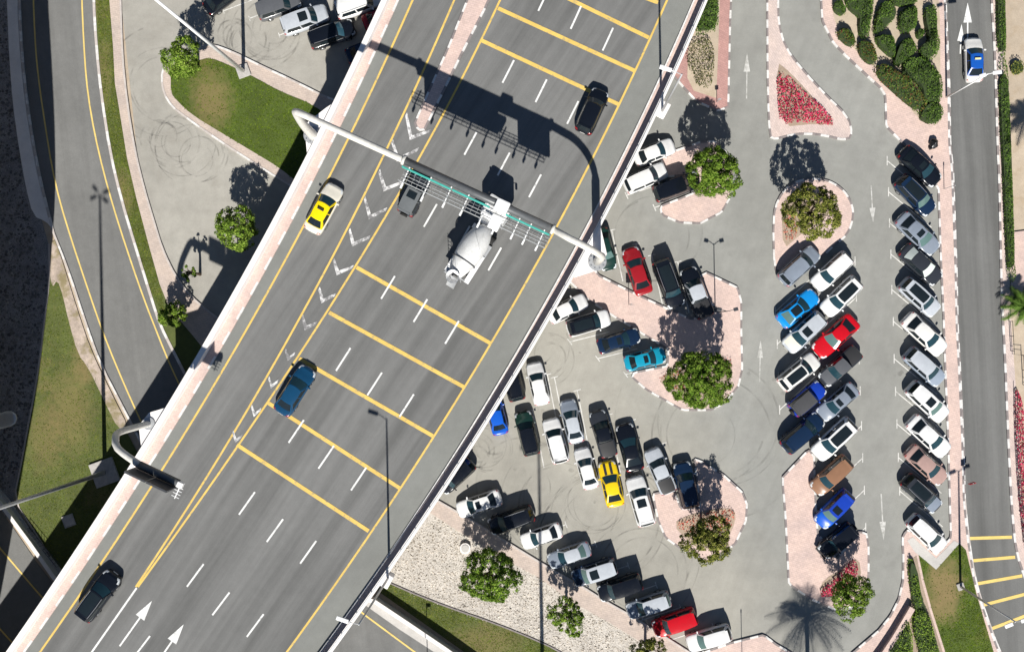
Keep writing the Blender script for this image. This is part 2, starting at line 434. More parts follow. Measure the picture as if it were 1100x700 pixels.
# car park on the right, one sheet under the flyover
sheet('car_park', [(640, -260), (1010, -260), (1016, 60), (1020, 200), (1026, 350), (1034, 560), (1000, 600), (960, 720), (700, 800),
                   (470, 560), (400, 540), (470, 380), (620, 100)], .0, M['lot'])
sheet('car_park', [(126, -260), (520, -260), (480, 40), (350, 300), (250, 420), (232, 345), (205, 325), (180, 290), (150, 190), (130, 0)], .0, M['lot_pale'])
# dark gravel bed on the far left
sheet('gravel_bed', [(-420, -300), (20, -300), (12, 0), (16, 70), (24, 150), (36, 205), (52, 262), (56, 285), (50, 330), (46, 360), (40, 410), (32, 450), (22, 500), (14, 540), (6, 560), (-420, 760)], .0, M['gravel'])
# left ramp road
LRL = [(22, -260), (20, -100), (21, 0), (24, 60), (30, 115), (38, 165), (47, 208), (58, 250), (74, 290), (92, 345), (108, 390), (134, 440), (165, 500), (210, 580), (260, 660)]
LRR = [(99, -260), (99, -100), (101, 0), (104, 50), (109, 100), (119, 165), (131, 215), (146, 265), (163, 320), (172, 348), (188, 380), (206, 415), (240, 470), (300, 560), (350, 640)]
sheet('ramp_road', LRL + LRR[::-1], .02, M['ramp'], smooth=1)
mb = MB()
for pts in ([(32, -260), (33, -100), (36, 0), (38, 50), (42, 90), (48, 130), (55, 175), (63, 212), (76, 255), (91, 300), (108, 350), (125, 393), (150, 450), (190, 530)],
            [(86, -260), (86, -100), (88, 0), (90, 45), (93, 90), (99, 130), (108, 172), (121, 220), (137, 270), (155, 322), (168, 355), (181, 388), (196, 420), (240, 500)]):
    markline(mb, resample(chaikin(W(pts), False, 2), 2), .16, .032, world=True)
tag(mb.build('yellow_edge_lines', M['ypale'], fix=False), kind='structure')
kerb(LRL[:8], width=.25, z1=.14, seg=1.1, mats=('kw', 'kp'), name='kerb')
kerb(LRL[7:], width=.22, z1=.14, seg=1.5, mats=('kp', 'kw'), name='kerb')
kerb(LRR, width=.28, z1=.12, seg=1.5, mats=('kw', 'kp'), name='kerb')
# footpath strip in the shade along the gravel
sheet('footpath', [(6, -260), (6, -50), (8, 0), (10, 55), (14, 110), (21, 160), (28, 200), (36, 232), (50, 238), (56, 245), (45, 208), (36, 165), (28, 115), (22, 60), (19, 0), (19, -260)], .10, M['concwhite'], z0=-.05, smooth=1)
# verge between ramp road and footpath
VR = [(114, -260), (116, -100), (118, 0), (122, 50), (124, 90), (129, 120), (137, 170), (147, 213), (160, 262), (172, 305), (182, 330), (204, 356), (240, 400), (300, 500)]
PKR = [(127, -260), (128, -100), (130, 0), (132, 60), (137, 110), (146, 165), (156, 205), (165, 235), (175, 268), (189, 297), (205, 318), (226, 336), (250, 352), (330, 420)]
sheet('verge', LRR[:-1] + [(300, 560)] + VR[::-1], .06, M['grassg'])
sheet('footpath', VR[:-1] + [(300, 480)] + PKR[::-1], .12, M['path'])
kerb(PKR, width=.2, z1=.16, seg=1.3, mats=('kp', 'kp'), name='kerb')
# green island in the top left car park
IO = [(221, 46), (207, 62), (180, 66), (174, 78), (175, 97), (183, 113), (205, 130), (240, 154), (262, 168), (290, 186), (330, 210), (380, 180), (400, 120), (357, 108), (315, 87), (280, 71), (250, 56)]
sheet('footpath', IO, .12, M['path'], z0=0, smooth=1)
sheet('lawn', [(226, 62), (212, 66), (188, 70), (184, 78), (184, 100), (190, 108), (207, 124), (240, 144), (275, 165), (300, 180), (325, 200), (345, 190), (360, 130), (335, 112), (300, 98), (275, 84), (250, 72)], .14, M['lawn'], smooth=1)
kerb(IO, closed=True, width=.2, z1=.15, seg=1.6, mats=('kp', 'kw'))
# triangular lawn on the left
sheet('lawn', [(54, 296), (60, 284), (75, 325), (88, 368), (104, 398), (124, 440), (150, 490), (200, 580), (240, 640), (200, 640), (62, 616), (36, 568), (16, 535), (22, 505), (30, 460), (38, 420), (44, 380), (48, 345), (50, 320)], .05, M['grassg'])
sheet('bare_strip', [(57, 252), (66, 276), (83, 332), (98, 376), (118, 418), (140, 462), (128, 462), (112, 430), (96, 396), (84, 380), (74, 345), (68, 318), (62, 300), (56, 310), (53, 285)], .065, M['barestrip'], smooth=1)
kerb([(53, 262), (54, 300), (48, 345), (44, 380), (38, 420), (30, 460), (22, 505), (15, 536), (36, 568), (60, 606)], width=.15, z1=.12, seg=2, mats=('kp', 'kp'))
# low crossing road, seen on both sides of the flyover
sheet('crossing_road', [(-420, 150), (-60, 475), (-10, 533), (14, 566), (40, 604), (62, 632), (170, 700), (330, 620), (407, 650), (470, 690), (560, 745), (800, 900), (800, 1100), (300, 900), (-420, 800)], .012, M['ramp'])
mb = MB()
for pts in ([(-300, 255), (-60, 520), (0, 588), (45, 641), (120, 720)], [(-260, 400), (-60, 606), (0, 675), (14, 690), (90, 790)], [(330, 610), (392, 660), (446, 700), (560, 780)]):
    markline(mb, resample(W(pts), 2), .17, .03, world=True)
tag(mb.build('yellow_edge_lines', M['ypale'], fix=False), kind='structure')
sheet('footpath', [(-420, 80), (-60, 455), (-4, 520), (8, 533), (36, 572), (70, 616), (66, 628), (40, 592), (12, 552), (-10, 528), (-420, 128)], .12, M['conc'], z0=0)
# pink pavement strip and stone bed beside the lower parking row
KL = [(440, 520), (473, 539), (510, 560), (540, 579), (589, 609), (625, 629), (650, 645), (677, 660), (717, 685), (742, 701), (800, 735)]
IN = [(430, 530), (462, 550), (502, 576), (540, 599), (580, 620), (615, 646), (655, 668), (700, 696), (760, 735)]
sheet('stone_bed', [(380, 600), (440, 530), (470, 552), (540, 596), (620, 645), (700, 690), (780, 745), (700, 760), (612, 706), (582, 690), (530, 672), (480, 656), (440, 640), (418, 628)], .05, M['stone'])
sheet('footpath', KL + IN[::-1], .12, M['path'], z0=0)
kerb(KL, width=.2, z1=.16, seg=1.5, mats=('kp', 'kp'))
sheet('lawn', [(395, 628), (418, 624), (440, 634), (480, 650), (530, 667), (582, 688), (612, 704), (700, 760), (560, 780), (505, 704), (460, 672), (406, 634)], .08, M['grassg'])
kerb([(400, 618), (418, 625), (440, 635), (480, 651), (530, 668), (582, 689), (612, 705), (700, 758)], width=.14, z1=.14, mats=('kb', 'kb'), seg=3)
sheet('road_shoulder', [(380, 640), (404, 646), (440, 671), (480, 697), (560, 750), (548, 754), (470, 702), (430, 676), (396, 652)], .03, M['conc'])

# ---- islands of the right-hand car park
def island(outline, mat='pink', smooth=1, mats=('kw', 'kb'), seg=.85, nm='traffic_island'):
    o = sheet(nm, outline, .13, M[mat], z0=0, smooth=smooth)
    kerb(outline, closed=True, width=.2, z1=.15, seg=seg, mats=mats, smooth=smooth)
island([(790, -60), (785, 0), (784, 26), (782, 115), (771, 119.5), (748, 109), (735, 95), (722, 80), (735, 20), (760, -60)], 'redpave', 0)
sheet('planting_bed', [(776, -60), (773, 0), (771, 60), (769, 106), (745, 98), (738, 84), (740, 30), (762, -60)], .16, M['sand'])
island([(824, -60), (824, 51), (824.6, 103), (826.5, 146.5), (831.6, 150), (853.5, 144), (879, 144), (910, 151.6), (915, 144), (911, 126), (884, 100), (858.6, 72), (843, 51), (836, 26), (835.4, 0), (836, -60)], 'pink_pale', 1)
sheet('planting_bed', [(833, 66), (848, 78), (872, 104), (899, 136), (880, 133), (837, 137)], .15, M['soil'], smooth=1)
# long strip island between parking row and street, with the big planted bed at its top
STR = [(1012, -60), (1014, 0), (1018, 90), (1019, 154), (1022, 183), (1025.7, 286), (1027, 350), (1029.5, 396), (1033, 473), (1034.6, 535), (1038.5, 576), (1046, 623), (1056, 655), (1070, 694), (1100, 760),
       (860, 760), (915, 701), (943, 677), (956, 661), (965, 643), (969.6, 623), (970, 597), (969, 577), (973, 569), (979, 570), (1005, 595), (1021, 577), (1020, 546), (1018, 473.5), (1014, 371),
       (1013, 337), (1010, 273), (1007.7, 203), (990, 172), (971.7, 156), (951.6, 136), (950.6, 103), (946, 95), (930.5, 81), (910, 62), (894.6, 46), (883, 23), (881.7, 0), (882, -60)]
island(STR, 'pink', 0)
sheet('planting_bed', [(893, -60), (893, 0), (895, 22), (906, 42), (922, 58), (942, 76), (972, 108), (985, 128), (1008, 132), (1010, 60), (1008, 0), (1004, -60)], .16, M['sand'], smooth=1)
sheet('footpath', [(980, 576), (1005, 599), (1024, 580), (1032, 584), (1005, 611), (982, 592), (974, 580)], .145, M['conc'])
sheet('lawn', [(986, 595), (1005, 611), (1030, 583), (1037, 590), (1048, 636), (1067, 700), (1090, 760), (1040, 760), (1015, 700), (1001, 656), (992, 623)], .15, M['lawn'])
sheet('planting_bed', [(978, 600), (984, 596), (990, 626), (999, 658), (1013, 702), (1030, 760), (925, 760), (944, 702), (962, 672), (975, 652), (979, 630)], .145, M['soil'])
island([(831.6, 291), (830, 234), (835.4, 213.7), (848, 198), (866, 192), (887, 193), (905, 203), (915, 219), (916.4, 234), (910, 252), (897, 262.5), (880, 278), (860, 282), (838, 291)], 'pink', 1)
sheet('planting_bed', [(839, 226), (846, 212), (866, 205), (886, 207), (896, 222), (884, 236), (870, 245), (856, 255), (841, 268)], .15, M['soil'], smooth=1)
island([(840.6, 512), (841, 525), (843, 546), (845.7, 597), (847, 626), (858, 634), (872, 643), (897, 654), (918, 650), (930, 640), (932.5, 615), (932.5, 587), (930.5, 573), (923, 570), (919, 574), (898, 600), (878, 572), (876, 550), (875, 520), (874, 489), (868, 483)], 'pink', 0)
sheet('planting_bed', [(917, 598), (925, 606), (922, 636), (900, 645), (880, 634), (884, 622), (905, 610)], .15, M['soil'], smooth=1)
island([(709, 168), (752, 153), (768, 152), (782, 166), (787, 188), (784, 212), (775, 228), (752, 240), (730, 239), (711, 231), (709, 222), (747, 207), (747, 187), (716, 190)], 'pink', 0)
island([(600, 285), (636, 286), (643, 296), (684, 316.5), (720, 333), (743, 343), (772, 334), (756, 318), (751, 297), (758.5, 293), (792, 309), (796, 324), (796, 358), (797, 396), (793, 414), (779, 432), (763.6, 440), (733, 440), (717, 431), (694, 418), (679, 405), (681, 400),
        (717, 393), (718, 375), (690, 358), (660, 340), (632, 322), (610, 300)], 'pink', 0)
sheet('planting_bed', [(706, 408), (720, 398), (748, 392), (784, 384), (787, 396), (780, 418), (764, 430), (738, 430), (722, 420)], .15, M['soil'], smooth=1)
island([(746, 493), (753, 495), (776.6, 509.6), (797, 528), (802, 540.6), (801, 558.6), (789, 584), (760, 603), (735, 591), (715, 577), (707, 558.6), (701, 530), (724, 526), (731, 546), (752, 545)], 'pink', 0)
sheet('planting_bed', [(722, 562), (740, 552), (770, 545), (789, 546), (790, 560), (780, 580), (758, 592), (740, 582)], .15, M['soil'], smooth=1)
island([(690, 760), (742, 705), (758.5, 699), (784, 690), (820, 681), (833, 691), (850, 701), (900, 760)], 'pink', 0)
# ---- street on the right
SL = [(1014, -260), (1014, 0), (1018, 90), (1019, 154), (1022, 183), (1025.7, 286), (1027, 350), (1029.5, 396), (1033, 473), (1034.6, 535), (1038.5, 576), (1046, 623), (1056, 655), (1070, 694), (1100, 760), (1150, 860)]
SR = [(1062, -260), (1064, 0), (1068, 51), (1070.7, 154), (1073, 196), (1074.6, 286), (1077, 350), (1078.4, 371), (1082, 461), (1085, 525), (1087.4, 558.6), (1091, 592), (1101, 622), (1115, 655), (1140, 700), (1200, 800)]
sheet('street', SL + SR[::-1], .02, M['street'])
kerb(SL[:10], width=.22, z1=.14, seg=.95, smooth=0, shift=-.1)
kerb(SL[9:], width=.22, z1=.14, seg=1.6, mats=('kp', 'kw'), smooth=1, shift=-.1)
kerb(SR, width=.22, z1=.16, seg=.95, smooth=1)
sheet('footpath', [(x, y) for x, y in SR] + [(x + (9 if y < 400 else 12), y) for x, y in SR[::-1]], .12, M['pink_pale'], z0=0)
sheet('pavement', [(1082, 250), (1200, 236), (1200, 310), (1086, 318)], .10, M['pink'])
# ---- painted lines on the ground
mb = MB()
for px in ([(1037.5, 578), (1087, 576.5)], [(1042, 602), (1090.5, 598)], [(1047, 627), (1098, 618)], [(1054, 650), (1104, 637)], [(1064.5, 675), (1112, 657)]):
    markline(mb, px, .32, .035)
tag(mb.build('yellow_rumble_bars', M['ypale'], fix=False), kind='structure')
def arrow(mb, tip, tail, z, head=1.6, hw=.55, sw=.16, start=0):
    a, b = P(*tip, z), P(*tail, z); d = (a - b).normalized(); s = Vector((d.y, -d.x, 0)); k = a - d * head
    poly_slab(mb, [a, k + s * hw, k - s * hw], z); ribbon(mb, [b + s * sw / 2, k + s * sw / 2], [b - s * sw / 2, k - s * sw / 2], z)
mb = MB()
arrow(mb, (1039.5, 3), (1039.5, 44), .034, 2.0, .42, .14); arrow(mb, (1033, 26), (1031.5, 58), .034, 1.7, .35, .12)
tag(mb.build('street_arrows', M['wp'], fix=False), kind='structure')
mb = MB()
arrow(mb, (802.5, 57), (802, 106), .014, 1.9, .33, .11); arrow(mb, (817, 365), (816, 410), .014, 1.8, .3, .1)
arrow(mb, (938, 239), (935.7, 199), .014, 1.5, .3, .11); arrow(mb, (949.3, 580), (946.5, 530), .014, 1.9, .32, .13)
tag(mb.build('car_park_arrows', M['wfaint2'], fix=False), kind='structure')
mb = MB()
def tee(x, y, dx, dy, ln, t=5, tx=0, ty=1, w=.1):
    markline(mb, [(x, y), (x + dx * ln, y + dy * ln)], w, .012); markline(mb, [(x - tx * t, y - ty * t), (x + tx * t, y + ty * t)], w * .9, .016)
for i, (x, y) in enumerate([(953, 172.6), (954.5, 206), (955.5, 239.4), (957, 273), (958, 311), (959.6, 345), (960.5, 385), (962, 420), (963.5, 455), (965, 491), (966.5, 527)]):
    tee(x, y, .77, .64, 60 if y > 180 else 52, 5)
for x, y in [(918.5, 280.5), (920, 319), (921.5, 350), (923, 386), (924, 419.6), (925.4, 457), (926.7, 491.5), (928.5, 526), (930, 566)]:
    tee(x, y, -.73, .68, 58, 5)
for x, y in [(833, 334.5), (835, 369.4), (836, 404), (837.5, 440), (839, 473.5)]:
    tee(x, y, .73, -.68, 56, 5)
for x, y, dx, dy, ln in [(674, 495, 0, 0, 0), (647, 199, .42, -.1, 0)]: pass
for x, y in [(572, 440), (588, 402), (595.5, 405), (620, 419), (654, 445), (679, 451), (712, 476)]:
    tee(x, y, .2, 1.0, 62, 4, 1, -.25)
for x, y in [(612, 367), (642, 385), (672, 402)]:
    tee(x, y, .97, -.24, 44, 4, -.6, -.8)
for x, y in [(673, 210), (703, 223)]: tee(x, y, .95, -.32, 42, 4, -.4, -.9)
for x, y in [(657, 247), (683, 262), (700, 274), (728, 281)]: tee(x, y, .22, 1.0, 55, 4, 1, -.2)
for x, y in [(608, 563), (640, 584), (675, 607), (705, 628), (731, 652), (766, 672)]: tee(x, y, -.95, .31, 48, 4, -.3, -.9)
for x, y in [(268, 20), (300, 38), (240, 12)]: tee(x, y, .93, -.36, 40, 3, .3, .9)
tag(mb.build('parking_bay_lines', M['wfaint'], fix=False), kind='structure')
# tyre scuffs: rings left by turning cars
m, nt, b = base_mat('tyre_scuff')
tc = N(nt, 'ShaderNodeTexCoord'); nn = N(nt, 'ShaderNodeTexNoise', Scale=.8, Detail=6.0); nt.links.new(tc.outputs['Object'], nn.inputs['Vector'])
b.inputs['Base Color'].default_value = (.12, .115, .105, 1); b.inputs['Roughness'].default_value = .9
nt.links.new(ramp(nt, nn.outputs[0], [(.40, g(.0)), (.8, g(.32))]), b.inputs['Alpha'])
M['scuff'] = m
mb = MB(); rs = random.Random(5)
def ring(cx, cy, r, a0=0, a1=360, w=.14, sq=1.0):
    c = P(cx, cy); pts = [c + Vector((math.cos(R(a)) * r, math.sin(R(a)) * r * sq, 0)) for a in np.linspace(a0, a1, 40)]
    ribbon(mb, offset(pts, -w / 2), offset(pts, w / 2), .024 + .001 * len(mb.f) / 400)
for cx, cy, rr in [(185, 150, 2.2), (200, 158, 3.0), (212, 170, 2.6), (172, 148, 1.6), (290, 35, 2.4), (285, 33, 3.3), (265, 45, 2.0), (250, 35, 1.5), (575, 375, 3.2), (590, 385, 2.2),
                   (520, 480, 3.0), (530, 470, 2.2), (512, 488, 1.6), (650, 560, 5), (665, 590, 7), (560, 520, 4), (600, 540, 5.5), (690, 610, 5), (640, 540, 3.0), (760, 470, 5), (770, 455, 8), (180, 95, 5), (700, 250, 5)]:
    for q in range(4):
        a0 = rs.uniform(0, 360); ring(cx + rs.uniform(-5, 5), cy + rs.uniform(-5, 5), rr * rs.uniform(.6, 1.25), a0, a0 + rs.uniform(100, 300), rs.uniform(.10, .22))
tag(mb.build('tyre_marks', M['scuff'], fix=False), kind='structure')

mb = MB()
for cx, cy, n_ in [(870, 290, 5), (905, 300, 5), (865, 400, 7), (905, 400, 7), (990, 300, 10), (995, 450, 10), (900, 520, 4), (600, 470, 8), (650, 490, 8), (600, 590, 6), (690, 650, 6), (700, 300, 4), (650, 370, 4), (560, 480, 4), (300, 30, 4), (830, 400, 3), (950, 400, 5)]:
    for _ in range(n_):
        q = P(cx + rs.gauss(0, 22), cy + rs.gauss(0, 32)); r0 = rs.uniform(.10, .34); k_ = [rs.uniform(.6, 1.3) for _ in range(9)]
        poly_slab(mb, [q + Vector((math.cos(6.283 * j / 9) * r0 * k_[j], math.sin(6.283 * j / 9) * r0 * k_[j] * .8, 0)) for j in range(9)], .020)
tag(mb.build('oil_stains', M['scuff'], fix=False), kind='structure')
# ---- the flyover
def line3(f, z): return [P(f(y), y, z) for y in YS]
fPO = fit([(412.7, 0), (387, 42.4), (352, 118), (325, 177), (270, 275), (233, 347), (203, 399), (150, 481), (123, 525), (61.7, 617.7), (6.4, 700)])
fY1 = fit([(43.7, 700), (90, 630.5), (128.5, 575), (164.5, 520), (177, 499), (218.5, 430), (271, 345), (328, 238), (364, 170), (398.5, 101.5), (424, 42.4), (442.8, 0)])
fY2 = fit([(405, 177), (455, 74.5), (488.5, 0), (411, 170), (377, 243), (316, 350), (270, 433.7), (216, 522), (169.7, 592), (146.5, 630.5)], 3)
fY3 = fit([(537.3, 0), (516.8, 43.7), (488.5, 100), (451, 166), (430.7, 203.4), (381.8, 287), (345.8, 345), (318.8, 385), (286.7, 432.4), (257, 476), (223.6, 522), (190, 574), (147.8, 630.5), (147.8, 630.5), (168, 602)], 3)
fYR = fit([(309.8, 700), (396, 571.4), (429, 525), (465, 468.4), (498.8, 417), (527, 369.4), (542.5, 345), (601.7, 238), (636.4, 172.6), (664.7, 113), (681.4, 77), (698, 38.6), (717.4, 0)])
fL1 = fit([(580, 5), (546, 77), (506.5, 154), (464, 232), (418, 309), (369, 386), (317.6, 462), (263, 539), (208, 618), (157, 692)])
fL2 = fit([(619.7, 15.5), (580.6, 97.7), (544, 175), (453, 331), (403.7, 410.5), (349.7, 490), (295.7, 567.6), (244, 641)])
fL3 = fit([(655.7, 34.7), (616, 121), (577, 195.7), (533.5, 276.7), (484.6, 358), (437, 435), (383, 516), (328, 596), (275, 671.7)])
fKR = fit([(744, 0), (709.7, 82), (662, 178.7), (625, 255), (571, 350), (550, 383.6), (461.5, 525), (418, 594.6), (373, 659), (343, 700)])
fPR = fit([(761, 0), (725, 77), (680, 180), (645.4, 239), (591.4, 345), (540, 430), (478, 525), (450, 566), (421.7, 605), (398.5, 643.4), (358.7, 700)])
zP = ZD + 1.0
WL = line3(fPO, zP); WR = line3(fPR, zP)
WLi = offset(WL, -.5) if False else None
def toward(A, B, d):
    """move line A sideways by d metres toward line B"""
    o1 = offset(A, d)
    return o1 if (o1[30] - B[30]).length < (A[30] - B[30]).length else offset(A, -d)
WLi = toward(WL, WR, .5); WRi = toward(WR, WL, .38)
LY1 = line3(fY1, ZD); KLd = toward(LY1, WL, 1.15); KRd = line3(fKR, ZD)
fl = empty('flyover', (0, 0, 0)); tag(fl, 'grey multi-lane road bridge crossing the photo diagonally between white side walls', 'bridge')
mb = MB(); A, B = toward(WL, WR, .06), toward(WR, WL, .06)
ribbon(mb, A, B, ZD, ZD - .5); mb.build('road_deck', M['deck'], fl, fix=False)
mb = MB()
for d in (3, 9, 15, 21):
    C = toward(WL, WR, d); ribbon(mb, C, toward(C, WR, 1.2), ZD - .502, ZD - 1.8)
ribbon(mb, toward(WL, WR, 1.2), toward(WR, WL, 1.2), ZD - 1.8, None)
mb.build('girder', M['conc'], fl)
for k in (6, 20, 34, 48, 60):
    c = (WL[k] + WR[k]) / 2; d = (WR[k] - WL[k]).normalized()
    mb = MB(); mb.bbox((c.x, c.y, ZD - 2.4), (20, 1.6, 1.2), math.atan2(d.y, d.x), .1)
    for s in (-6, 6): mb.tube([(c.x + d.x * s, c.y + d.y * s, -.1), (c.x + d.x * s, c.y + d.y * s, ZD - 2.8)], .8, 20)
    mb.build('pier', M['conc'], fl)
mb = MB(); ribbon(mb, WL, WLi, zP, ZD - 1.0); mb.build('parapet', M['concwhite'], fl, fix=False)
mb = MB(); ribbon(mb, WRi, WR, zP, ZD - 1.0); mb.build('parapet', M['concwhite'], fl, fix=False)
mb = MB(); ribbon(mb, toward(WLi, WL, .02), toward(KLd, WL, .2), ZD + .13, ZD); mb.build('edge_pavement', M['pink'], fl, fix=False)
mb = MB(); ribbon(mb, toward(WRi, WR, .02), toward(KRd, WR, .16), ZD + .13, ZD); mb.build('edge_pavement', M['pink'], fl, fix=False)
mb = MB(); ribbon(mb, toward(KRd, WL, .0), toward(KRd, WR, .15), ZD + .15, ZD); mb.build('edge_kerb', M['kw'], fl, fix=False)
o = kerb(toward(KLd, WL, .1), width=.2, z0=ZD, z1=ZD + .15, seg=1.35, mats=('kw', 'pink'), smooth=0, world=True); o.parent = fl; o.name = 'edge_kerb'; del o['kind']
# handrail on the right-hand parapet
mb = MB(); c = toward(WRi, WR, .12)
mb.tube([p + Vector((0, 0, .32)) for p in c], .05, 8)
for p in resample(c, 2.4): mb.tube([(p.x, p.y, zP), (p.x, p.y, zP + .32)], .04, 6)
mb.build('handrail', M['galv'], fl)
mb = MB()
for y in (-70, 232, 520, 812):      # deck joints
    a, b_ = P(fPO(y) + 12, y, ZD), P(fPR(y) - 3, y + (fPR(y) - fPO(y)) * .0, ZD)
    k = min(range(len(WL)), key=lambda i: (WL[i] - a).length); d = (WR[min(k + 6, 67)] - WL[k]); d = (offset(WL, 1)[k] - WL[k]).normalized(); s = 1 if (WR[k] - WL[k]).dot(d) > 0 else -1
# shoulder strip between right yellow line and the kerb, slightly paler
mb = MB(); ribbon(mb, toward(line3(fYR, ZD), WR, .1), toward(KRd, WL, .01), ZD + .004); mb.build('shoulder', M['shoulder'], fl, fix=False)
mb = MB(); ribbon(mb, toward(LY1, WL, .1), toward(KLd, WR, .01), ZD + .004); mb.build('shoulder', M['shoulder'], fl, fix=False)
# joints
def lineat(f, y): return (f(y), y)
mb = MB()
def full(f, y0, y1, w=.19, z=ZD + .012):
    ys = np.arange(y0, y1 + 1, 10); pts = [P(f(y), y, z) for y in ys]; ribbon(mb, offset(pts, -w / 2), offset(pts, w / 2), z)
full(fY1, -320, 1040); full(fYR, -320, 1040)
full(fY2, -100, 631); full(fY3, -100, 631, z=ZD + .015)
mb.build('yellow_line_marking', M['yp'], fl, fix=False)
mb = MB()
for a, b_ in [((592, -95), (717, -50)), ((562, -50), (707, 3)), ((598, -7.5), (697, 40.6)), ((535, 9), (681.4, 76)), ((517.5, 43.7), (664.7, 112.3)), ((383, 287), (527, 368.6)), ((353.5, 335.5), (498.8, 415.7)), ((321.4, 385), (465, 468)), ((288, 432.4), (429, 523.7)), ((254.5, 477.4), (396, 570))]:
    mb = MB(); markline(mb, [a, b_], .36, ZD + .019); mb.build('yellow_bar', M['yp'], fl, fix=False)
mb = MB()
def dash(f, y, h=12.2, w=.17):
    pts = [P(f(yy), yy, ZD) for yy in np.linspace(y - h, y + h, 6)]; ribbon(mb, offset(pts, -w / 2), offset(pts, w / 2), ZD + .022)
for f, y0 in ((fL1, 77), (fL2, 97.7), (fL3, 121)):
    for k in range(-2, 9):
        mb = MB(); dash(f, y0 + (77.2 if f is fL1 else 78.6) * k); mb.build('lane_dash', M['wp'], fl, fix=False)
mb = MB()
pts = [P(146.8, 631, ZD), P(98.5, 700, ZD), P(30, 800, ZD), P(-60, 930, ZD)]; ribbon(mb, offset(pts, -.09), offset(pts, .09), ZD + .012)
mb.build('white_line', M['wp'], fl, fix=False)
mb = MB(); arrow(mb, (163.3, 644.7), (128.5, 693.5), ZD + .02, 2.0, .5, .17); mb.build('arrow_marking', M['wp'], fl, fix=False); mb = MB(); arrow(mb, (197.4, 670), (160, 724), ZD + .02, 2.0, .5, .17)
mb.build('arrow_marking', M['wp'], fl, fix=False)
mb = MB()
def chev(tip, a, b_, w=.34, z=ZD + .02):
    t, A_, B_ = P(*tip, z), P(*a, z), P(*b_, z)
    d = ((A_ - t).normalized() + (B_ - t).normalized()).normalized()
    poly_slab(mb, [t - d * w * .5, A_ - d * w * .4, A_ + d * w * .7, t + d * w * 1.0, B_ + d * w * .7, B_ - d * w * .4][::-1], z)
for c in [((441, 149), (436, 123), (461.5, 141)), ((427, 172), (421, 152), (449, 161)), ((413, 204), (407, 184), (433, 196)), ((397, 234), (391.5, 213), (415, 225)), ((379, 263), (375, 247), (397, 255)), ((362.5, 294), (358, 279), (379, 287)),
          ((346, 324), (342.5, 310), (360, 317)), ((328, 353), (324.5, 340), (339.5, 347.5))]:
    mb = MB(); chev(*c); mb.build('chevron_marking', M['wworn'], fl, fix=False)
for x, y in [(309.5, 382), (291.5, 411.5), (273, 442), (253, 470)]:
    mb = MB(); chev((x, y + 4), (x - 3, y - 6), (x + 7, y - 2), .3); mb.build('chevron_marking', M['wworn'], fl, fix=False)
# faded paint smudges in the left lanes
# median nose with painted kerb
MED = [(568, -110), (502, 0), (483, 47), (445, 134), (448, 141), (456, 141), (497, 56), (521, 10), (526, 0), (590, -110)]
MED = [(552, -110), (502.5, 0), (483, 49), (446, 132), (449, 140), (456, 139.5), (497, 56), (520.6, 10), (525.5, 0), (580, -110)]
mb = MB(); pw = [P(x, y, ZD) for x, y in MED]; poly_slab(mb, pw, ZD + .13, ZD); mb.build('median', M['pink'], fl, fix=False)
o = kerb(pw, closed=True, width=.2, z0=ZD, z1=ZD + .15, seg=.9, smooth=0, world=True); o.parent = fl; o.name = 'median_kerb'; del o['kind']
# corbels that carry the gantry feet
def corbel(px, z=ZD + .2):
    mb = MB(); poly_slab(mb, [P(x, y, z) for x, y in px], z, ZD - 2.2); mb.build('corbel', M['concwhite'], fl, fix=False)
corbel([(362, 108), (350, 116), (327, 134), (330, 168), (345, 150)], ZD + .6)
corbel([(645, 243), (652, 273), (642, 289), (617, 297), (622, 284)], ZD + .6)
corbel([(180, 437), (160, 443), (149, 457), (152, 484), (166, 462)], ZD + .6)

# ---- unseen elevated deck added beyond the left edge, shaped to shade gravel and ramp
hz = 13.0
edge = [(-20, 720), (2, 620), (17, 536), (30, 460), (43, 390), (50, 330), (55, 290), (58, 240), (61.5, 190), (62, 150), (60, 100), (57, 45), (54, 0), (52, -60), (50, -200), (50, -300)]
E = [P(x, y, 0) - Vector((0, hz * COT, 0)) for x, y in edge]
E = [Vector((p.x, p.y, hz)) for p in resample(chaikin(E, False, 2), 3)]
E2 = [Vector((-150, p.y, hz)) for p in E]
va = empty('shade_deck', (E[0].x - 5, E[0].y, 0)); tag(va, 'unseen elevated deck added beyond the left edge, its curved side shaped to shade the gravel bed', 'shade_deck')
def vb(mb, name, mat):
    o = mb.build(name, mat); o.parent = va; o.matrix_parent_inverse = Matrix.Translation(-va.location); return o
mb = MB(); ribbon(mb, E, [Vector((p.x - 22, p.y, hz)) for p in E], hz - 1.0, hz - 2.0); vb(mb, 'deck', M['conc'])
mb = MB(); ribbon(mb, E, [Vector((p.x - .4, p.y, hz)) for p in E], hz, hz - 2.2); vb(mb, 'parapet', M['conc'])
for k in range(4, len(E), 10):
    mb = MB(); mb.tube([(E[k].x - 12, E[k].y, -.1), (E[k].x - 12, E[k].y, hz - 1.9)], 1.2, 20); vb(mb, 'pier', M['conc'])
# ================================================================ CARS
def lerp(a, b, t): return a + (b - a) * t
def interp(tab, x):
    if x <= tab[0][0]: return tab[0][1]
    for (x0, y0), (x1, y1) in zip(tab[:-1], tab[1:]):
        if x <= x1: return lerp(y0, y1, (x - x0) / (x1 - x0))
    return tab[-1][1]

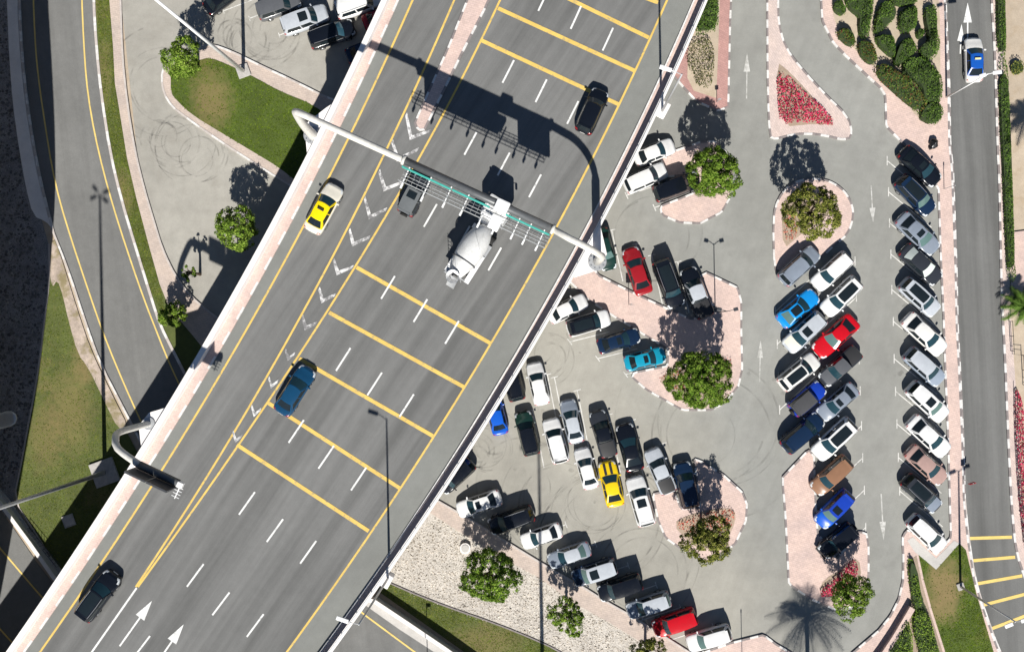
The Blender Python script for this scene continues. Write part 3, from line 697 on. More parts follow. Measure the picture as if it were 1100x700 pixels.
# L length, W width, wb windscreen base, rf roof front, rr roof rear, rb rear-window base (metres from the middle, + is forwards)
KINDS = {
 'sedan':  dict(L=4.75, W=1.84, wb=1.05, rf=.35, rr=-1.05, rb=-1.75, belt=.93, roof=1.45, hood=.72, tail=.92, tw=.68, nose=.64),
 'coupe':  dict(L=4.70, W=1.92, wb=.85, rf=.10, rr=-.95, rb=-1.85, belt=.90, roof=1.32, hood=.76, tail=.95, tw=.64, nose=.68),
 'hatch':  dict(L=4.15, W=1.76, wb=1.05, rf=.38, rr=-1.45, rb=-1.92, belt=.95, roof=1.50, hood=.78, tail=.95, tw=.70, nose=.62),
 'suv':    dict(L=4.80, W=1.93, wb=1.15, rf=.52, rr=-1.75, rb=-2.22, belt=1.08, roof=1.72, hood=.92, tail=1.02, tw=.73, nose=.70),
 'bigsuv': dict(L=5.10, W=2.00, wb=1.25, rf=.72, rr=-2.05, rb=-2.42, belt=1.16, roof=1.88, hood=1.02, tail=1.10, tw=.78, nose=.78),
 'jeep':   dict(L=4.35, W=1.86, wb=.80, rf=.50, rr=-1.88, rb=-2.02, belt=1.15, roof=1.85, hood=1.04, tail=1.12, tw=.80, nose=.72, boxy=1),
 'pickup': dict(L=5.35, W=1.94, wb=1.25, rf=.65, rr=-.62, rb=-.86, belt=1.10, roof=1.80, hood=.98, tail=1.06, tw=.72, nose=.78, bed=1),
}

def make_template(kind):
    k = KINDS[kind]; L, Wd = k['L'], k['W']; hw0 = Wd / 2; f, r_ = L / 2, -L / 2
    boxy = k.get('boxy', 0)
    wid = [(0, .60), (.06, .74), (.16, .85), (.34, .93), (.6, .975), (1.0, 1.0)]
    if boxy: wid = [(0, .78), (.05, .86), (.15, .90), (.4, .95), (.6, 1.0)]
    def hw(x):
        d = min(f - x, (x - r_) * 1.5 + .03)
        return hw0 * interp(wid, max(0, d))
    zt = [(r_, .62), (r_ + .05, k['tail'] - .14), (r_ + .16, k['tail'] - .03), (k['rb'] - .02 if not k.get('bed') else r_ + .3, k['tail']), (0, k['belt']), (k['wb'], k['belt'] - .0), (k['wb'] + .35, lerp(k['belt'], k['hood'], .3)),
          (f - .5, k['hood']), (f - .18, k['hood'] - .07), (f - .05, k['hood'] - .18), (f, .50)]
    zt = sorted(zt)
    cr = [(0, .045), (.45, .03), (.72, .0), (.9, -.035), (1, -.12)]
    def zs(x): return interp(zt, x)
    root = empty('parked_car', (0, 0, 0))
    # body
    xs = [r_, r_ + .03, r_ + .08, r_ + .16, r_ + .3, r_ + .5, r_ + .8] + list(np.linspace(r_ + 1.2, f - 1.2, 9)) + [f - .9, f - .7, f - .5, f - .34, f - .2, f - .12, f - .05, f - .02, f]
    G = []
    for x in xs:
        w_ = hw(x); z = zs(x); e = min((f - x), (x - r_)); lo = .24 + (.12 if e < .02 else 0)
        half = [(w_ * .80, lo), (w_ * .95, lo + .04), (w_ * 1.0, lo + (z - lo) * .45), (w_ * .985, z - .13), (w_ * .94, z - .05), (w_ * .82, z - .012), (w_ * .6, z + .012), (w_ * .3, z + .036), (0, z + .045)]
        if boxy: half = [(a if i < 5 else a * 1.02, b_) for i, (a, b_) in enumerate(half)]
        row = [Vector((x, -a, b_)) for a, b_ in half] + [Vector((x, a, b_)) for a, b_ in half[-2::-1]]
        G.append(row)
    mb = MB(); mb.grid(G); m_ = len(G[0])
    for row in (G[0], G[-1]): mb.add(row, [tuple(range(m_))])
    mb.add([G[0][0], G[0][-1], G[-1][-1], G[-1][0]], [(0, 1, 2, 3)])
    mb.build('body', M['paint'], root, smooth=True)
    def toppatch(x0, x1, yf, dz, nx=7, ny=9, y0=None):
        g_ = []
        for i in range(nx):
            x = lerp(x0, x1, i / (nx - 1)); row = []
            for j in range(ny):
                q = lerp(-yf if y0 is None else y0, yf, j / (ny - 1)); row.append(Vector((x, hw(x) * q, zs(x) + interp(cr, abs(q)) + dz)))
            g_.append(row)
        return g_
    mb = MB(); mb.grid(toppatch(k['wb'] + .12, f - .22, .80, .018)); mb.build('bonnet', M['paint'], root, smooth=True)
    if kind in ('sedan', 'coupe'):
        mb = MB(); mb.grid(toppatch(r_ + .12, k['rb'] - .06, .78, .016, 5)); mb.build('boot_lid', M['paint'], root, smooth=True)
    # cabin shell
    bf, br_ = hw(k['wb']) * .90, hw(k['rb']) * .90; bm_ = hw0 * .93; tw = hw0 * k['tw']; zb, zr = k['belt'] - .02, k['roof']
    bow = .16 if not boxy else .04
    nj = 11
    def fb(j): return Vector((k['wb'] + bow * (1 - j * j), bf * j, zb + .03 * (1 - j * j)))
    def ft(j): return Vector((k['rf'] + bow * .6 * (1 - j * j), tw * .97 * j, zr - .045 * abs(j) ** 2.5 - .02))
    def rt(j): return Vector((k['rr'] - bow * .35 * (1 - j * j), tw * .94 * j, zr - .045 * abs(j) ** 2.5 - .03))
    def rb(j): return Vector((k['rb'] - bow * .5 * (1 - j * j), br_ * j, zb + .03 * (1 - j * j)))
    J = [lerp(-1, 1, i / (nj - 1)) for i in range(nj)]
    def roofp(s, j, dz=0):
        a, b_ = ft(j), rt(j); p = a.lerp(b_, s); bulge = math.sin(math.pi * s)
        p.y *= 1 + .05 * bulge; p.z += .035 * bulge + dz; return p
    def sidep(s, t, sg):    # s along (0 front), t up
        a, b_ = fb(sg), rb(sg); lo = a.lerp(b_, s); lo.y = sg * lerp(abs(lo.y), bm_, math.sin(math.pi * s) ** .6 if 0 < s < 1 else 0)
        hi = roofp(s, sg); p = lo.lerp(hi, t); p.y += sg * .03 * math.sin(math.pi * t); return p
    mb = MB()
    mb.grid([[fb(j).lerp(ft(j), t) for j in J] for t in (0, .5, 1)])
    mb.grid([[roofp(s, j) for j in J] for s in np.linspace(0, 1, 9)])
    mb.grid([[rt(j).lerp(rb(j), t) for j in J] for t in (0, .5, 1)])
    for sg in (-1, 1): mb.grid([[sidep(s, t, sg) for s in np.linspace(0, 1, 9)] for t in (0, .5, 1)])
    roof = mb.build('roof', M['paint'], root, smooth=False)
    for p_ in roof.data.polygons: p_.use_smooth = True
    em = roof.modifiers.new('edges', 'EDGE_SPLIT'); em.split_angle = R(28)
    def out(g_, d=.012):
        c = Vector((-.3, 0, .9)); a = g_[1][0] - g_[0][0]; b_ = g_[0][1] - g_[0][0]; n = a.cross(b_).normalized()
        mid = g_[len(g_) // 2][len(g_[0]) // 2]
        if n.dot(mid - c) < 0: n = -n
        return [[p + n * d for p in row] for row in g_]
    JJ = [j * .91 for j in J]
    mb = MB(); mb.grid(out([[fb(j).lerp(ft(j), t) for j in JJ] for t in (.04, .5, .94)])); mb.build('windscreen', M['glass'], root, smooth=True)
    mb = MB(); mb.grid(out([[rt(j * .94).lerp(rb(j * .94), t) for j in JJ] for t in (.08, .5, .92)])); mb.build('rear_window', M['glass'], root, smooth=True)
    for sg in (-1, 1):
        mb = MB()
        for s0, s1 in ((.07, .44), (.48, .92)):
            mb.grid(out([[sidep(s, t, sg) for s in np.linspace(s0, s1, 6)] for t in (.10, .5, .88)], .012))
        mb.build('side_window', M['glass'], root, smooth=True, fix=True)
    # sunroof
    g_ = [[roofp(s, j * .62, .012) for j in J] for s in (.10, .2, .3, .42)]
    mb = MB(); mb.grid(g_); o = mb.build('sunroof', M['glass'], roof, smooth=True)
    g_ = [[roofp(s, j * .72, .012) for j in J] for s in np.linspace(.05, .90, 8)]
    mb = MB(); mb.grid(g_); o = mb.build('glass_roof', M['glass'], roof, smooth=True)
    for sg in (-1, 1):
        mb = MB(); mb.tube([roofp(s, sg * .93, .03 if 0 < s < 1 else 0) for s in np.linspace(.04, .96, 9)], .022, 6); mb.build('roof_rail', M['rail'], roof)
    if kind in ('suv', 'bigsuv', 'hatch', 'jeep'):
        mb = MB(); c = rt(0); mb.bbox((c.x - .06, 0, c.z + .0), (.22, tw * 1.7, .03), 0, .012); mb.build('roof_spoiler', M['paint'], root)
    if k.get('bed'):
        mb = MB(); mb.grid(toppatch(r_ + .16, k['rb'] - .1, .80, .03, 4)); mb.build('bed_cover', M['trim'], root, smooth=True)
    if boxy:
        mb = MB(); mb.tube([(r_ - .18, 0, .95), (r_ - .0, 0, .95)], .38, 20); mb.build('spare_wheel', M['tyre'], root)
        for sg in (-1, 1):
            mb = MB()
            for xx in (L * .29, -L * .28): mb.bbox((xx, sg * hw0 * .98, .80), (.95, .22, .10), 0, .03)
            mb.build('fender', M['trim'], root)
        mb = MB(); mb.bbox((f + .05, 0, .52), (.16, 1.5, .18), 0, .04); mb.build('bumper', M['trim'], root)
    # wheels
    rw = .35 if kind in ('suv', 'bigsuv', 'jeep', 'pickup') else .32
    for xx in (L * .30, -L * .285):
        for sg in (-1, 1):
            mb = MB(); y1 = sg * (hw0 + .004)
            mb.tube([(xx, y1 - sg * .22, rw), (xx, y1 - sg * .03, rw), (xx, y1, rw)], [rw, rw, rw * .93], 20); wh = mb.build('wheel', M['tyre'], root, smooth=False)
            mb = MB(); mb.tube([(xx, y1 - sg * .02, rw), (xx, y1 + sg * .012, rw)], [rw * .66, rw * .6], 14); mb.build('rim', M['rim'], wh)
    for sg in (-1, 1):
        g_ = []
        for i in range(5):
            x = lerp(f - .50, f - .07, i / 4); g_.append([Vector((x, sg * hw(x) * q, zs(x) + interp(cr, q) + .012)) for q in (lerp(.78, .62, i / 4), lerp(.86, .76, i / 4), .90, .94, .985)])
        mb = MB(); mb.grid(g_); mb.build('headlight', M['lamp'], root, smooth=True)
        g_ = []
        for i in range(4):
            x = lerp(r_ + .26, r_ + .035, i / 3); g_.append([Vector((x, sg * hw(x) * q, zs(x) + interp(cr, q) + .012)) for q in (.70, .80, .88, .94, .985)])
        mb = MB(); mb.grid(g_); mb.build('taillight', M['tail'], root, smooth=True)
        mb = MB(); mb.bbox((k['wb'] - .12, sg * (hw0 + .10), k['belt'] + .02), (.15, .24, .15), sg * .15, .045)
        mb.build('wing_mirror', M['paint'], root, smooth=False)
    mb = MB(); mb.bbox((f - .005, 0, .44), (.05, hw0 * 1.0, .22), 0, .02); mb.build('grille', M['trim'], root)
    for xx in (f + .03, r_ - .012):
        mb = MB(); mb.box((xx, 0, .46 if xx > 0 else .66), (.02, .5, .11)); mb.build('number_plate', M['plate'], root)
    return root

TPL = {}
GL = (.012, .018, .022, 1); GLB = (.016, .045, .060, 1); GLT = (.10, .17, .16, 1); GLW = (.62, .68, .64, 1)
PAL = dict(white=(.74, .74, .735), pearl=(.74, .73, .70), cream=(.74, .70, .60), silver=(.46, .49, .53), steel=(.22, .255, .31), blue_silver=(.28, .33, .40), grey=(.105, .11, .12), dkgrey=(.030, .034, .042), black=(.006, .008, .013),
           navy=(.008, .022, .055), red=(.52, .006, .014), dkred=(.30, .012, .018), blue=(.008, .10, .55), sky=(.01, .27, .70), teal=(.01, .28, .42), petrol=(.008, .055, .125), green=(.010, .035, .028), yellow=(.80, .56, .01), taxiyellow=(.88, .66, .005),
           rose=(.40, .27, .24), bronze=(.27, .145, .085), taxiblue=(.01, .09, .42), softtop=(.075, .075, .078), royal=(.012, .05, .40), roofgrey=(.15, .16, .165))
NAMES = dict(sedan='parked_car', coupe='parked_car', hatch='parked_car', suv='parked_suv', bigsuv='parked_suv', jeep='parked_suv', pickup='pickup_truck')
CATS = dict(sedan='car', coupe='car', hatch='car', suv='suv', bigsuv='suv', jeep='suv', pickup='pickup truck')
CARS = {}
def car(kind, colour, rear, nose, label, roof=None, sr='', rails=False, z=0.0, group=None, name=None, wind=None, back=None, side=None, bonnet=None, key=None, boot=None, pano=None, length=None):
    if kind not in TPL: TPL[kind] = make_template(kind)
    hz_ = {'sedan': .75, 'coupe': .75, 'hatch': .8}.get(kind, .95)
    a, b_ = P(*rear, z + hz_), P(*nose, z + hz_); c = (a + b_) / 2; d = b_ - a; ln = length or Vector((d.x, d.y)).length
    o = copy_tree(TPL[kind]); o.name = name or NAMES[kind]
    o.location = (c.x, c.y, z + .015); o.rotation_euler = (0, 0, math.atan2(d.y, d.x))
    sc = max(.9, min(1.1, ln / KINDS[kind]['L'])); o.scale = (sc, max(.95, min(1.05, sc)), 1)
    pc = PAL[colour] + (1,); rc = PAL[roof] + (1,) if roof else pc
    def nm(x): return x.name.split('.')[0]
    for ch in list(o.children):
        n = nm(ch)
        ch.color = pc
        if n in ('roof', 'roof_spoiler'): ch.color = rc
        if n == 'bonnet' and bonnet: ch.color = PAL[bonnet] + (1,); ch['label'] = bonnet.replace('dk', 'dark ') + ' bonnet'
        if n == 'windscreen': ch.color = wind or GLB
        if n == 'rear_window': ch.color = back or GL
        if n == 'side_window': ch.color = side or GL
        if n == 'roof' and roof: ch['label'] = 'roof in a different colour from the body'
        if n == 'boot_lid' and boot: ch.color = PAL[boot] + (1,)
        for g_ in list(ch.children):
            q = nm(g_)
            if q in ('sunroof', 'glass_roof'): g_.color = pano or GL
            if (q == 'sunroof' and sr != 'small') or (q == 'glass_roof' and sr != 'big') or (q == 'roof_rail' and not rails):
                bpy.data.objects.remove(g_)
    tag(o, label, CATS[kind] if not name or name == 'parked_car' else name.replace('_', ' '), group)
    return o

GR = 'cars parked slantwise in the long right-hand row'
GM = 'cars parked nose to nose in the middle double row'
GB = 'cars parked in the small bays beside the flyover'
GD = 'cars parked in the two central rows'
GF = 'cars parked along the stone bed'
GT = 'cars parked top left beside the flyover'
# right-hand row, top to bottom
car('sedan', 'black', (969, 161), (1008, 196), 'glossy black car at the very top of the long right-hand row', group=GR, sr='small')
car('suv', 'navy', (966, 191), (1002, 228), 'dark navy SUV with a pale greenish windscreen, second car of the right-hand row', group=GR, rails=True, wind=GLT, sr='big', length=4.7)
car('sedan', 'steel', (966.5, 232), (1006, 270), 'steel grey sedan with black glass on its roof, between navy SUV and dark grey car', group=GR, sr='small', wind=GLT)
car('sedan', 'dkgrey', (970, 266), (1009, 302), 'dark grey sedan with white sunshades behind its front and rear glass', group=GR, wind=GLW, back=GLW)
car('suv', 'silver', (969, 301), (1008.5, 337), 'silver SUV with three dark roof panels, right-hand row beside the sunshaded dark grey sedan', group=GR, sr='big', length=4.6)
car('sedan', 'pearl', (973, 340), (1014, 378), 'plain pale pearl sedan just below the silver SUV in the right-hand row', group=GR)
car('suv', 'blue_silver', (975, 377), (1013, 411), 'blue grey SUV with a silver roof in the right-hand row', group=GR, roof='silver', length=4.6)
car('suv', 'white', (977, 413), (1017, 450), 'white SUV with a square black sunroof and pale windscreen, right-hand row', group=GR, sr='small', wind=GLT, length=4.8)
car('sedan', 'white', (978, 450), (1018, 487), 'white sedan with plain roof directly above the rose beige car', group=GR)
car('sedan', 'rose', (976, 482), (1015, 517), 'rose beige sedan, the only pinkish car in the right-hand row', group=GR)
car('suv', 'dkgrey', (971, 512), (1010, 548), 'dark charcoal car with silver roof edges, next to last in the right-hand row', group=GR, rails=True, sr='big', bonnet='steel', length=4.6)
car('hatch', 'white', (978, 556), (1014, 590), 'small white car alone at the bottom end of the right-hand row', group=GR, back=(.05, .01, .01, 1))
# middle double row, left column
car('suv', 'steel', (840, 303), (878, 268), 'blue grey SUV at the top of the middle double row, below the round tree island', group=GM, length=4.7)
car('coupe', 'sky', (838, 347), (877, 315), 'bright sky blue car with black glass roof in the middle double row', group=GM, sr='big', back=GLT)
car('suv', 'silver', (884, 339), (846, 374), 'silver SUV with a cream white bonnet beside the red sports car', group=GM, bonnet='cream', sr='small', length=4.9)
car('suv', 'pearl', (839, 415), (878, 384), 'pearl white SUV with a long black glass roof, left side of the middle double row', group=GM, sr='big')
car('jeep', 'royal', (851, 442), (884, 414), 'boxy off-roader with grey soft top and royal blue bonnet', group=GM, roof='softtop', side=(.07, .07, .07, 1))
car('suv', 'navy', (843, 482), (882, 448), 'dark navy rounded SUV at the bottom of the double row left side', group=GM, length=4.9)
# middle double row, right column
car('suv', 'white', (912, 275), (877, 307), 'plain white SUV at the top right of the middle double row', group=GM, length=4.6)
car('suv', 'white', (922, 301), (887, 335), 'white SUV with a long black roof panel beside the bright blue car', group=GM, sr='big', length=4.7)
car('coupe', 'red', (919, 342), (877, 380), 'bright red sports car in the middle double row', group=GM, wind=GLT)
car('pickup', 'dkgrey', (922, 376), (884, 410), 'dark grey pickup with an open black load bed in the middle double row', group=GM, roof='grey', bonnet='grey')
car('sedan', 'steel', (919, 415), (881, 448), 'blue grey sedan with a small dark sunroof, right side of the middle double row', group=GM, sr='small')
car('suv', 'white', (917, 453), (877, 490), 'white SUV with black roof glass, lowest white car of the double row', group=GM, sr='big')
car('suv', 'bronze', (912, 494), (876, 527), 'bronze brown SUV below the double row beside the pink pavement', group=GM, length=4.7)
car('suv', 'blue', (913, 530), (881, 563), 'bright royal blue SUV beside the long pink pavement', group=GM, roof='royal', sr='small', wind=GLT, length=4.5)
car('jeep', 'black', (917, 566), (883, 595), 'boxy black off-roader at the bottom end beside the small tree with magenta flowers', group=GM)
# bays beside the flyover, top
car('sedan', 'white', (682, 172), (724, 155), 'white sedan partly under the flyover edge, upper one of two near the pink island', group=GB)
car('suv', 'white', (673, 200), (714, 182), 'white SUV right beside the black SUV under the tree, its tail by the flyover', group=GB, length=4.6)
car('bigsuv', 'black', (704, 209), (750, 192), 'boxy black SUV parked with its nose under the large round tree', group=GB, wind=GL, length=4.8)
car('sedan', 'green', (644, 245), (655, 290), 'dark green car half hidden under the flyover beside the white bridge bracket', group=GB, wind=GLT)
car('sedan', 'dkred', (693, 316), (676, 266), 'dark red car parked alone near the flyover bracket', group=GB)
car('bigsuv', 'black', (709, 279), (728, 330), 'black SUV with roof rails standing between the dark red car and pickup', group=GB, rails=True, sr='big')
car('pickup', 'black', (759, 341), (738, 288), 'black pickup with a silver white cab roof beside the lamp post', group=GB, roof='silver', length=5.4)
car('sedan', 'white', (590, 341), (629, 322), 'white car poking out from under the flyover above the pale-bonneted SUV', group=GB)
car('suv', 'white', (609, 354), (655, 340), 'white SUV with an all-black roof next to the navy sedan', group=GB, roof='black', sr='big')
car('sedan', 'navy', (642, 373), (687, 359), 'dark navy sedan parked between the white SUV and the turquoise car', group=GB, sr='small', wind=GLB)
car('sedan', 'teal', (671, 391), (715, 380), 'turquoise blue sedan with sunroof at the tip of the pink island', group=GB, sr='small')
# central rows
car('sedan', 'blue', (538, 465), (528, 425), 'bright blue car whose tail shows from under the flyover', group=GD)
car('suv', 'black', (556, 429), (545, 388), 'black car showing only its rear between flyover and white sedan', group=GD)
car('sedan', 'white', (583, 435), (573, 389), 'white sedan nearest the flyover in the upper central row', group=GD, back=GLW)
car('suv', 'green', (572, 488), (561, 443), 'dark green SUV with a shiny bonnet in the central rows', group=GD, roof='black', length=4.6)
car('suv', 'white', (603, 496), (591, 451), 'white SUV with a plain white roof immediately right of the dark green SUV', group=GD, length=4.7)
car('sedan', 'steel', (620, 476), (609, 429), 'silver grey sedan with a lighter tail, standing between two white cars and a black one', group=GD, roof='silver', boot='white')
car('pickup', 'dkgrey', (655, 489), (641, 443), 'charcoal pickup standing directly above the yellow sports car', group=GD, roof='black', length=4.9)
car('coupe', 'black', (683, 505), (670, 456), 'long black convertible in the upper central row', group=GD, length=4.9)
car('pickup', 'silver', (718, 526), (701, 486), 'silver white pickup-like car with dark load bed beside the navy SUV', group=GD, roof='silver', length=4.9)
car('suv', 'navy', (743, 545), (732, 497), 'dark navy SUV tucked into the notch of the pink island', group=GD, length=4.8)
car('sedan', 'white', (636, 525), (624, 481), 'white sedan left of the yellow sports car in the lower central row', group=GD)
yc = car('coupe', 'yellow', (662, 544), (651, 495), 'bright yellow sports car with two black bonnet stripes', group=GD)
car('suv', 'white', (696, 565), (681, 512), 'long white SUV with a square black sunroof, lowest car of the central rows', group=GD, sr='small', length=5.2)
# row along the stone bed
car('suv', 'black', (500, 502), (480, 520), 'dark car almost wholly under the flyover beside the white sunroof sedan', group=GF)
car('sedan', 'white', (538, 533), (491, 549), 'white sedan with a black sunroof, first full car beside the stone bed', group=GF, sr='small')
car('suv', 'black', (573, 550), (525, 567), 'black SUV standing in the big tree shadow at the stone bed', group=GF, rails=True, wind=GLB)
car('sedan', 'white', (603, 568), (560, 583), 'plain white sedan in the stone bed row under the long mast shadow', group=GF)
car('sedan', 'steel', (634, 588), (589, 604), 'silver grey sedan with a pale rear window along the stone bed', group=GF, roof='silver', back=GLT)
car('bigsuv', 'navy', (661, 607), (616, 622), 'boxy SUV with silver roof, black sunroof and dark blue bonnet', group=GF, roof='silver', sr='small', wind=GLT, length=4.7)
car('bigsuv', 'black', (687, 624), (645, 638), 'plain boxy black SUV between the silver-roofed SUV and a silver car', group=GF, length=4.6)
car('suv', 'steel', (718, 643), (676, 657), 'blue grey car with a shiny silver roof just above the red SUV', group=GF, roof='silver', back=GLT, length=4.6)
car('bigsuv', 'red', (746, 661), (704, 676), 'bright red boxy SUV near the lower end of the stone bed row', group=GF, length=4.5)
car('suv', 'white', (784, 679), (740, 692), 'white SUV at the very bottom of the stone bed row', group=GF, wind=GLT, length=4.6)
# top left
car('bigsuv', 'grey', (276, 14), (322, -2), 'dark grey SUV at the top edge of the photo, left of the flyover', group=GT, wind=GLB)
car('bigsuv', 'silver', (302, 30), (352, 12), 'silver SUV with dark sunroof and white sides between two dark SUVs', group=GT, sr='small', length=5.0)
car('bigsuv', 'black', (332, 45), (380, 28), 'black SUV with pale roof rails nearest the flyover shade', group=GT, rails=True, wind=(.05, .14, .2, 1), length=4.9)
car('bigsuv', 'white', (360, 13), (412, -6), 'white SUV cut by the top edge beside the flyover', group=GT, rails=True, length=5.2)
car('sedan', 'dkred', (390, 26), (436, 8), 'dark red car in shade, mostly hidden beneath the flyover', group=GT)
car('sedan', 'navy', (372, 62), (418, 44), 'dark blue car in the flyover shade below the dark red one', group=GT)
car('sedan', 'black', (228, 6), (252, -12), 'black car at the top edge by the tall lamp pole', group=GT, length=4.6)
for x in list(CARS): pass
# stripes on the yellow sports car
for sg in (-1, 1):
    mb = MB(); k = KINDS['coupe']; f = k['L'] / 2
    pts = []
    for i in range(8):
        x = lerp(1.0, f - .25, i / 7); z = interp([(0, .9), (.85, .9), (1.2, lerp(.9, .76, .3)), (f - .5, .76), (f - .18, .69)], x) + .085
        pts.append([Vector((x, sg * .30 - .13 + .26 * q, z)) for q in (0, 1)])
    mb.grid(pts); st = mb.build('bonnet_stripe', M['trim'], yc)
    st['label'] = 'broad black stripe on the yellow bonnet'
# ---- traffic
def drive(*a, **kw): kw['z'] = kw.get('z', ZD); kw.setdefault('name', 'moving_car'); return car(*a, **kw)
t1 = drive('sedan', 'cream', (334, 249), (361, 199), 'cream taxi with bright yellow roof driving in the left lane of the flyover', roof='taxiyellow', name='taxi')
drive('suv', 'black', (626, 141), (646, 97), 'black SUV driving on the flyover near the yellow bars at the upper right')
drive('jeep', 'dkgrey', (434, 230), (455, 189), 'grey boxy off-roader driving under the left end of the toll gantry', roof='roofgrey', sr='small')
drive('sedan', 'petrol', (301, 444), (332, 395), 'metallic petrol blue sedan crossing the yellow bars on the flyover')
drive('suv', 'black', (82, 670), (126, 611), 'black SUV with silver roof rails in the bottom left lane of the flyover', rails=True, sr='big')
t2 = drive('sedan', 'pearl', (1047, 88), (1046, 40), 'white taxi with a blue roof driving up the street on the right', roof='taxiblue', z=.02, name='taxi')
for t, c_ in ((t1, 'taxisign'), (t2, 'taxisign')):
    mb = MB(); mb.bbox((-.15, 0, 1.56), (.18, .62, .13), 0, .03); mb.build('roof_sign', M['taxisign' if t is t2 else 'trim'], t)
for n_ in ('mirror',): pass
def kill(o):
    for c_ in list(o.children): kill(c_)
    bpy.data.objects.remove(o)
for o in TPL.values(): kill(o)

# ---- concrete mixer under the gantry
def mixer(rear, nose):
    a, b_ = P(*rear, ZD + 1.6), P(*nose, ZD + 1.6); d = b_ - a; ln = Vector((d.x, d.y)).length; c = (a + b_) / 2
    r_ = empty('concrete_mixer', (c.x, c.y, ZD + .015), math.atan2(d.y, d.x)); tag(r_, 'large white concrete mixer lorry driving under the toll gantry', 'mixer lorry')
    h = ln / 2
    mb = MB()
    for y in (-.42, .42): mb.bbox((-.3, y, .95), (ln - 2.0, .12, .26), 0, .02)
    for x in (-h + 1.6, -h + 3.6, 0, 1.8): mb.bbox((x, 0, .95), (.14, .84, .18), 0, .02)
    mb.build('chassis', M['darkgrey'], r_)
    mb = MB(); mb.bbox((h - 1.05, 0, 1.95), (2.0, 2.4, 2.1), 0, .22); mb.bbox((h - 1.1, 0, 2.98), (.7, .8, .08), 0, .03); cabn = mb.build('cab', M['drum'], r_, smooth=False)
    mb = MB(); mb.bbox((h - .02, 0, 2.25), (.06, 2.1, .85), 0, .02); mb.build('windscreen', M['trim'], cabn)
    mb = MB(); mb.bbox((h - 2.0, 0, 3.12), (.5, 2.0, .28), 0, .08); mb.build('roof_deflector', M['white'], cabn)
    for s in (-1, 1):
        mb = MB(); mb.bbox((h - .9, s * 1.225, 2.3), (.8, .03, .6), 0, .01); mb.build('side_window', M['trim'], cabn)
        mb = MB(); mb.bbox((h - .1, s * 1.42, 2.3), (.12, .2, .55), 0, .03); mb.tube([(h - .2, s * 1.2, 2.6), (h - .1, s * 1.42, 2.5)], .025, 6); mb.build('wing_mirror', M['trim'], cabn)
    # drum on a tilted axis
    prof = [(-4.0, .50), (-3.95, .62), (-3.3, .86), (-2.4, 1.12), (-1.5, 1.22), (-.6, 1.20), (.2, 1.05), (.9, .80), (1.25, .45), (1.3, .2)]
    k = (ln - 2.9) / 6.2; A = Vector((-h + .9 + 4.0 * k + .1, 0, 2.42)); t = R(9)
    ring_ = []; n = 28; mb = MB()
    for x, r0 in prof:
        cx = A + Vector((x * k * math.cos(t), 0, -x * k * math.sin(t)))
        ring_.append([cx + Vector((math.sin(t) * math.cos(q) * r0, math.sin(q) * r0, math.cos(t) * math.cos(q) * r0)) for q in [2 * math.pi * j / n for j in range(n + 1)]])
    mb.grid(ring_); dr = mb.build('drum', M['drum'], r_, smooth=True)
    mb = MB()
    for off in (0, math.pi):
        pts = []
        for i in range(26):
            s = i / 25; x = lerp(-3.8, .8, s); r0 = interp([(p[0], p[1]) for p in prof], x) + .012; q = off + s * 4.2
            pts.append(A + Vector((x * k * math.cos(t), 0, -x * k * math.sin(t))) + Vector((math.sin(t) * math.cos(q) * r0, math.sin(q) * r0, math.cos(t) * math.cos(q) * r0)))
        mb.tube(pts, .02, 5)
    mb.build('spiral_weld', M['galv'], dr)
    mb = MB()
    cx = A + Vector((-2.5 * k, 0, .35))
    mb.tube([cx + Vector((.12 * math.cos(q), math.sin(q) * 1.15, math.cos(q) * 1.13 + .04)) for q in [2 * math.pi * j / 32 for j in range(33)]], .05, 6); mb.build('roller_ring', M['dark'], dr)
    # hopper, chute, ladder, tank, guards
    mb = MB(); hx = -h + .9
    mb.tube([(hx, 0, 3.0), (hx - .1, 0, 3.9)], [.35, .62], 14, cap=False); mb.build('hopper', M['white'], r_)
    mb = MB()
    for i in range(2): pass
    g_ = [[Vector((hx - .1 - s * 1.0, .42 * math.cos(q), 2.5 - s * 1.1 - .18 * math.sin(q))) for q in np.linspace(0, math.pi, 9)] for s in (0, .5, 1)]
    mb.grid(g_); mb.build('chute', M['galv'], r_)
    mb = MB()
    for y in (.55, .9):
        mb.tube([(hx - .1, y, 1.1), (hx - .15, y, 3.6)], .03, 6)
    for z_ in np.arange(1.3, 3.5, .32): mb.tube([(hx - .12, .55, z_), (hx - .12, .9, z_)], .022, 6)
    mb.bbox((hx + .1, .72, 3.3), (.6, .5, .04), 0, .01); mb.build('ladder', M['galv'], r_)
    mb = MB()
    for s in (-1, 1):
        mb.tube([(hx + .5, s * .45, 1.0), (hx + .1, s * .35, 3.0)], .06, 8)
        mb.tube([(hx - .2, s * .6, 1.0), (hx + .1, s * .5, 2.7)], .05, 8)
    mb.tube([(hx + .1, -1.0, 2.4), (hx + .1, -.4, 2.9)], .06, 8); mb.build('rear_frame', M['galv'], r_)
    mb = MB(); mb.tube([(h - 2.45, -1.0, 1.75), (h - 2.45, 1.0, 1.75)], .34, 14); mb.build('water_tank', M['white'], r_)
    mb = MB(); mb.tube([(h - 2.2, -1.15, .9), (h - 2.2, -1.15, 3.3)], .08, 10); mb.build('exhaust_pipe', M['galv'], r_)
